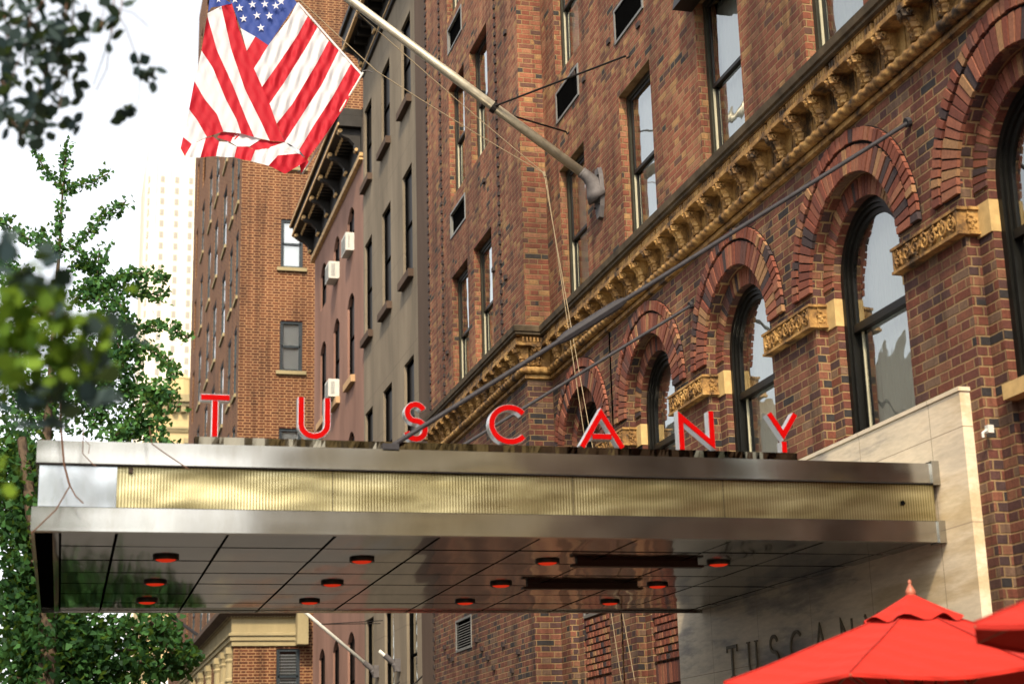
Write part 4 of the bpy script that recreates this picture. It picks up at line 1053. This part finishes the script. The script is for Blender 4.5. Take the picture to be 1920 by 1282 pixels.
# buildings on the far side of the street: seen only as reflections in the windows and metal
def facing(name,label,x1,y0,y1,h,mat,win):
    t=thing(name,label,'building'); b=MB(); b.box(x1-14,x1,y0,y1,GZ,h); b.build('wall',M[mat],t)
    g_=MB(); z=2.
    while z<h-2.5:
        y=y0+1.2
        while y<y1-1.5: g_.box(x1-.02,x1+.03,y,y+1.1,z,z+1.8); y+=2.6
        z+=3.1
    o=g_.build('window_grid',M[win],t)
facing('facing_brick_building','orange brick building on the opposite side of the street, reflected in the arched panes',-13.2,-2,22,13,'redbrick','towerglass')
facing('facing_pale_building','pale stone building on the opposite side of the street, reflected in hotel windows',-13.4,22.2,60,13,'tower','towerglass')
facing('facing_grey_building','grey building at the far end of the opposite side of the street',-13.3,60.2,120,15,'grey','towerglass')
def neighbour(name,label,y0,y1,h,mat):
    t=thing(name,label,'building'); b=MB(); b.box(5.6,18,y0,y1,GZ,h); b.build('wall',M[mat],t)
    g_=MB(); z=1.
    while z<h-2.5:
        y=y0+.9
        while y<y1-1.4: g_.box(5.57,5.62,y,y+.9,z,z+1.8); y+=2.1
        z+=2.9
    g_.build('window_grid',M['dark'],t)
neighbour('limestone_neighbour','buff limestone building on the hotel side, behind the viewpoint, mirrored in the canopy metal',-17,-.6,14,'beige')
neighbour('grey_neighbour','grey stucco building on the hotel side farther behind the viewpoint, mirrored in the canopy metal',-45,-17.1,12,'grey')
# ------------------------------------------------------------------ foliage
def leaf(mb,p,s,rv=None,fan=True,down=0):
    n=Vector((U(-1,1),U(-1,1),U(-1,1))).normalized(); a=n.orthogonal().normalized()
    ang=U(0,2*PI); b_=n.cross(a); a,b_=a*math.cos(ang)+b_*math.sin(ang),b_*math.cos(ang)-a*math.sin(ang)
    if down and a.z>0: a=-a
    p=Vector(p)
    if fan: q=[p,p+a*s*.75+b_*s*.55+n*s*.1,p+a*s+b_*s*.2,p+a*s*.88,p+a*s-b_*s*.22,p+a*s*.7-b_*s*.58-n*s*.08]
    else: q=[p,p+a*s*.3+b_*s*.36,p+a*s*.65+b_*s*.36,p+a*s,p+a*s*.65-b_*s*.36,p+a*s*.3-b_*s*.36]
    mb.face(q,R_() if rv is None else rv)
def along(mb,tw,pts,rad,n,s,fan=True,rtw=.008,taper=.4):
    P=[Vector(p) for p in pts]
    tw.tube(P,[rtw*(1-.6*i/(len(P)-1)) for i in range(len(P))],5)
    L=[(b_-a).length for a,b_ in zip(P,P[1:])]; T=sum(L)
    for k in range(n):
        t=R_()*T; i=0
        while i<len(L)-1 and t>L[i]: t-=L[i]; i+=1
        f=sum(L[:i])/T+t/T*1.; q=P[i].lerp(P[i+1],min(1,t/L[i])); rr=rad*(1-taper*f)
        v=Vector((random.gauss(0,.5),random.gauss(0,.5),random.gauss(0,.5)))*rr
        leaf(mb,q+v,s*U(.7,1.25),fan=fan)
def gk(u,v,dY=0): return onY(u,v,17+dY)
t=thing('ginkgo_tree','spiky ginkgo tree with upswept leafy arms against the white sky, left of the brick block','tree')
cr=MB(); tk=MB()
tk.tube([Vector((-.33,17,GZ)),gk(57,1150),gk(78,950),gk(89,800),gk(100,640),gk(106,540),gk(113,440),gk(118,350),gk(125,290)],[.10,.07,.06,.045,.03,.02,.015,.01,.006],8)
BR=[([(125,265),(121,310),(117,355)],.075,120,0),([(66,288),(90,325),(115,352)],.06,110,.1),([(203,326),(165,343),(120,357)],.06,130,-.1),([(118,360),(112,410),(106,450)],.06,90,0),
([(236,378),(195,405),(160,440),(132,462)],.08,230,-.3),([(0,412),(40,440),(80,462),(110,470)],.08,240,.3),([(80,425),(76,462)],.06,60,.3),([(130,465),(160,480)],.05,40,-.3),([(85,470),(108,470),(120,462)],.1,120,0),
([(186,465),(184,500),(176,560)],.12,260,-.2),([(128,500),(160,495),(182,515)],.09,170,-.2),([(312,518),(260,512),(200,525)],.085,260,-.5),([(310,556),(270,548),(190,530)],.09,300,-.4),([(240,610),(225,570),(185,540)],.08,200,-.4),
([(140,560),(165,545),(180,535)],.14,260,-.2),([(185,560),(215,600),(190,640)],.13,260,-.2),([(352,632),(310,612),(250,610),(235,600)],.075,260,-.6),([(328,705),(300,665),(250,640)],.09,260,-.6),([(250,640),(262,680)],.07,80,-.5),
([(325,750),(305,728),(265,735),(240,720)],.13,420,-.7),([(290,840),(295,790),(290,740)],.11,260,-.7),([(0,480),(20,500),(60,540)],.13,260,.4),([(0,520),(50,560),(100,600)],.25,520,.3),
([(215,620),(235,700),(250,780)],.15,420,-.5),([(180,640),(200,720),(205,800)],.22,520,-.3),([(150,640),(150,720),(160,790)],.28,700,-.1),([(100,700),(90,760),(70,810)],.3,700,.2),([(30,600),(30,700),(20,800)],.3,800,.4),
([(175,800),(178,760),(200,720)],.12,200,-.2),([(210,820),(240,800),(280,805)],.14,360,-.5),([(270,760),(250,810),(215,830)],.10,220,-.5),([(300,830),(325,835)],.07,60,-.6),([(240,640),(220,680),(200,660)],.2,300,-.3)]
for pts,rad,n,dy in BR: along(cr,tk,[gk(u,v,dy*(1-i/len(pts))) for i,(u,v) in enumerate(pts)],rad*1.0,int(n*.95),.052,rtw=.008,taper=.25)
tk.build('trunk',M['bark'],t); cr.build('crown',M['leaf'],t)
t=thing('leafy_street_tree','dense dark green street tree filling the lower left corner beside and under the canopy','tree')
cr=MB(); tk=MB()
def g2(u,v,dY=0): return onY(u,v,15.2+dY)
tk.tube([Vector((-.42,15.2,GZ)),g2(92,1240),g2(88,1100),g2(60,960),g2(40,820)],[.11,.09,.08,.06,.04],8)
for (u0,v0,u1,v1,u2,v2,rad,n) in ((88,1180,130,1200,180,1210,.28,800),(88,1240,200,1220,300,1215,.27,1000),(88,1180,60,1200,10,1230,.3,900),(88,1150,40,1120,0,1090,.3,850),(88,1200,180,1180,330,1170,.15,520),
 (60,1000,30,980,0,940,.28,800),(50,900,25,870,0,840,.28,800),(55,960,48,900,40,830,.16,500),(88,1260,170,1265,260,1270,.22,800),(300,1200,345,1235,372,1225,.07,120),(260,1240,320,1255,340,1250,.1,220),(20,1270,60,1275,100,1275,.25,600),(60,1050,50,1100,70,1150,.2,600),(100,1120,80,1060,70,1010,.10,260),(280,1165,320,1200,350,1210,.08,160)):
    along(cr,tk,[g2(u0,v0),g2(u1,v1,.3),g2(u2,v2,.5)],rad*1.2,int(n*1.1),.062,rtw=.02,taper=.2)
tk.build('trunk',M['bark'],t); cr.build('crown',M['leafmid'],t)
for (x,y,lb) in ((-1.6,-7,'bushy street tree behind the viewpoint, nearer one, mirrored in the canopy metal'),(-1.4,-17,'bushy street tree behind the viewpoint, farther one, mirrored in the canopy metal')):
    t=thing('street_tree',lb,'tree'); tk=MB(); cr=MB(); tk.tube([(x,y,GZ),(x,y,1),(x+.1,y,3),(x,y,5)],[.14,.12,.08,.03],8)
    for k in range(2600):
        a=U(0,2*PI); b_=U(-1,1); rr=U(.3,1)**.5*2.1; c_=math.sqrt(1-b_*b_); leaf(cr,(x+rr*c_*math.cos(a),y+rr*c_*math.sin(a),3.9+rr*b_*1.1),.16)
    tk.build('trunk',M['bark'],t); cr.build('crown',M['leaf'],t)
# branches hanging close to the camera
def br(u,v,D): 
    r=Vector(ray(u,v)); return r*(D/FP)
t=thing('overhanging_branch','dark leafy branch hanging into the top left corner of the sky','branch')
cr=MB(); tk=MB(); D=5.6
for pts,rad,n in (([(60,-40),(55,60),(10,180)],.12,90),([(130,-60),(120,60),(75,200)],.10,110),([(130,-60),(60,30),(0,60)],.12,110),([(0,-30),(20,120),(0,220)],.08,70),([(60,40),(95,110),(40,260)],.07,80),([(140,-20),(128,120),(110,205)],.03,12),
 ([(215,-20),(210,60),(175,160)],.03,3),([(200,-30),(190,50),(165,62)],.065,30),([(75,160),(60,210),(70,235)],.05,32),([(0,190),(20,225),(45,250)],.05,26),([(230,-10),(225,30)],.05,5),([(160,10),(168,80)],.03,9),([(20,10),(10,100)],.09,60),([(100,60),(90,130)],.07,50),([(0,150),(15,165)],.05,20)):
    along(cr,tk,[br(u,v,D+U(-.3,.3)) for u,v in pts],rad,int(n*.52),.052,fan=False,rtw=.0032,taper=.0)
tk.tube([br(210,10,D),br(235,50,D),br(255,105,D),br(262,120,D)],.0016,4); tk.tube([br(262,140,D),br(262,175,D),br(255,205,D)],.001,4); tk.tube([br(215,15,D),br(250,25,D),br(278,50,D)],.0012,4)
tk.tube([br(140,20,D),br(130,100,D),br(95,200,D)],.0016,4); tk.tube([br(210,40,D),br(200,130,D),br(180,170,D)],.0016,4)
for (u,v) in ((252,128),(262,120),(268,132),(285,128),(292,118),(278,142),(285,150),(250,120),(224,205),(238,200),(252,215),(232,225),(255,210),(140,225),(142,232),(108,235),(85,258),(42,252),(150,150),(158,180),(165,132),(155,115)):
    for _ in range(2): leaf(cr,br(u+U(-5,5),v+U(-5,5),D),.05,fan=False)
tk.build('twigs',M['twig'],t); cr.build('leaves',M['leafdark'],t)
t=thing('blurred_branch','bright yellow green leafy branch very close to the lens at the left edge','branch')
cr=MB(); tk=MB(); D=3.6
for (u0,v0,u1,v1,rad,n) in ((-60,600,185,635,.05,60),(-60,640,150,680,.06,80),(-40,575,160,600,.05,60),(-60,700,60,660,.06,50)):
    along(cr,tk,[br(u0,v0,D),br((u0+u1)/2,(v0+v1)/2-8,D),br(u1,v1,D)],rad*1.8,int(n*1.2),.046,fan=False,rtw=.003,taper=.2)
for (u,v) in ((10,850),(22,870),(8,900),(20,905),(5,925)): leaf(cr,br(u,v,D),.045,.9,False)
cr.build('leaves',M['leafbright'],t)
dk=MB()
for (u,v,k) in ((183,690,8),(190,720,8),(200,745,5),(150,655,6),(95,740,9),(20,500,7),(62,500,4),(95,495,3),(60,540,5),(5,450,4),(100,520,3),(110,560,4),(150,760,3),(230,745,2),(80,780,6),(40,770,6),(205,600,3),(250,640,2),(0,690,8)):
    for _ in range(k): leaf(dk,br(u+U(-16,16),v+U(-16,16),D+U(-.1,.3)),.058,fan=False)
dk.build('dark_leaves',M['leafdark'],t); tk.build('twigs',M['twig'],t)  # darker leaves scattered around the bright ones
# bare twigs hanging in front of the canopy
b=MB(); f=lambda u,v: onY(u,v,9.3)
b.tube([f(112,730),f(114,800),f(120,870),f(129,905),f(131,910)],.006,5); b.tube([f(131,910),f(105,955),f(58,1000)],.004,5); b.tube([f(131,910),f(142,930),f(156,943)],.004,5)
b.tube([f(156,800),f(155,850),f(172,868),f(180,874)],.003,5); b.tube([f(280,800),f(285,832),f(310,850),f(355,880)],.0035,5); b.tube([f(156,820),f(168,835),f(166,850)],.002,5)
tag(b.build('bare_twig',M['twig']),'thin bare forked brown twigs hanging in front of the left end of the canopy','twig')
# ------------------------------------------------------------------ parasols
def parasol(cx,cy,zap,zh,R,a0,label,vent=True):
    t=thing('parasol',label,'parasol','red parasols in the lower right corner',loc=(cx,cy,GZ))
    z0=-GZ; b=MB(); n=8; N=10
    def P(k,f,dz=0):   # k corner index (float), f radial fraction
        k0=math.floor(k); fr=k-k0; a=math.radians(a0+45*k0); c_=math.radians(a0+45*(k0+1))
        x=(math.cos(a)*(1-fr)+math.cos(c_)*fr)*R*f; y=(math.sin(a)*(1-fr)+math.sin(c_)*fr)*R*f
        s_=.035*math.sin(PI*fr)*f*(1)  # sag between ribs
        z=z0+zap-(zap-zh)*(f**.93)-s_+dz+.003*math.sin(k*9.7+f*13)*f; return (x,y,z)
    rows=[]
    for i in range(N+1):
        f=.16+(1-.16)*i/N; rows.append([P(k/6,f) for k in range(48)])
    b.grid(rows,True); b.build('canopy',M['canvas'],t,smooth=False)
    b=MB()
    for k in range(8): b.tube([P(k,.16+.84*i/8,.004) for i in range(9)],.0045,5)
    b.build('seam',M['seam'],t)
    b=MB(); rows=[[P(k/6,1,dz) for k in range(48)] for dz in (0,-.018)]; b.grid(rows,True); b.build('valance',M['canvas'],t)
    if vent:
        b=MB(); rows=[]
        for i in range(7):
            f=.012+.235*i/6; row=[]
            for k in range(48):
                p=P(k/6,f,.035-.012*(i/6)); fl_=.018*math.sin(k/6*2*PI)*(i/6)**2; row.append((p[0],p[1],p[2]+fl_+.02*(1-i/6)))
            rows.append(row)
        b.grid(rows,True); b.build('vent_cap',M['canvas'],t,smooth=True)
    b=MB(); b.lathe((0,0,z0+zap),[(.0005,.125),(.007,.12),(.011,.11),(.006,.098),(.012,.09),(.026,.065),(.028,.05),(.012,.03),(.018,.02)],14); b.build('finial',M['wood'],t,smooth=True)
    b=MB(); b.tube([(0,0,0.05),(0,0,z0+zap-.02)],.022,12); b.lathe((0,0,0),[(.25,0),(.25,.05),(.05,.08),(.03,.3)],16); b.build('pole',M['wood'],t,smooth=True)
    for k in range(8):
        b=MB(); p=P(k,1,-.012); q=P(k,.05,-.03); b.tube([q,p],.008,5); h=P(k,.5,-.02); b.tube([(0,0,z0+zap-.62),h],.007,5); b.build('rib',M['wood'],t)
parasol(4.22,7.68,.865,.47,1.07,0,'orange red parasol with wooden finial and scalloped vent cap in front of the travertine wall')
PP=onY(1826,1167,5.1); parasol(PP.x+.99,5.1-.148,PP.z+.36,PP.z,1.0,36.5,'second orange red parasol cut off by the right edge, overlapping the one with the finial')
# ------------------------------------------------------------------ light
wd=bpy.data.worlds.new("World"); sc.world=wd; wd.use_nodes=True; nt=wd.node_tree; nt.nodes.clear()
SD=Vector((-.26,-.68,.72)).normalized()
elev=math.asin(SD.z); 
sky=nt.nodes.new('ShaderNodeTexSky'); sky.sky_type='NISHITA'; sky.sun_disc=False; sky.sun_elevation=elev; sky.sun_rotation=math.atan2(SD.x,SD.y); sky.dust_density=3.5; sky.air_density=1.2; sky.ozone_density=.6
hs=nt.nodes.new('ShaderNodeHueSaturation'); hs.inputs['Saturation'].default_value=.2; hs.inputs['Value'].default_value=1.6
bg=nt.nodes.new('ShaderNodeBackground'); bg.inputs[1].default_value=.13; ow=nt.nodes.new('ShaderNodeOutputWorld')
nt.links.new(sky.outputs[0],hs.inputs['Color']); nt.links.new(hs.outputs[0],bg.inputs[0]); nt.links.new(bg.outputs[0],ow.inputs[0])
sl_=bpy.data.lights.new('sun','SUN'); sl_.energy=3.8; sl_.angle=math.radians(5); sl_.color=(1,.80,.54); so=bpy.data.objects.new('sun',sl_); COL.objects.link(so)
so.rotation_euler=SD.to_track_quat('Z','Y').to_euler()
sc.view_settings.view_transform='Standard'; sc.view_settings.look='None'; sc.view_settings.exposure=.75; sc.view_settings.gamma=1; sc.view_settings.use_curve_mapping=False
sc.cycles.use_denoising=True; sc.cycles.max_bounces=8; sc.cycles.transparent_max_bounces=12; sc.cycles.sample_clamp_indirect=6
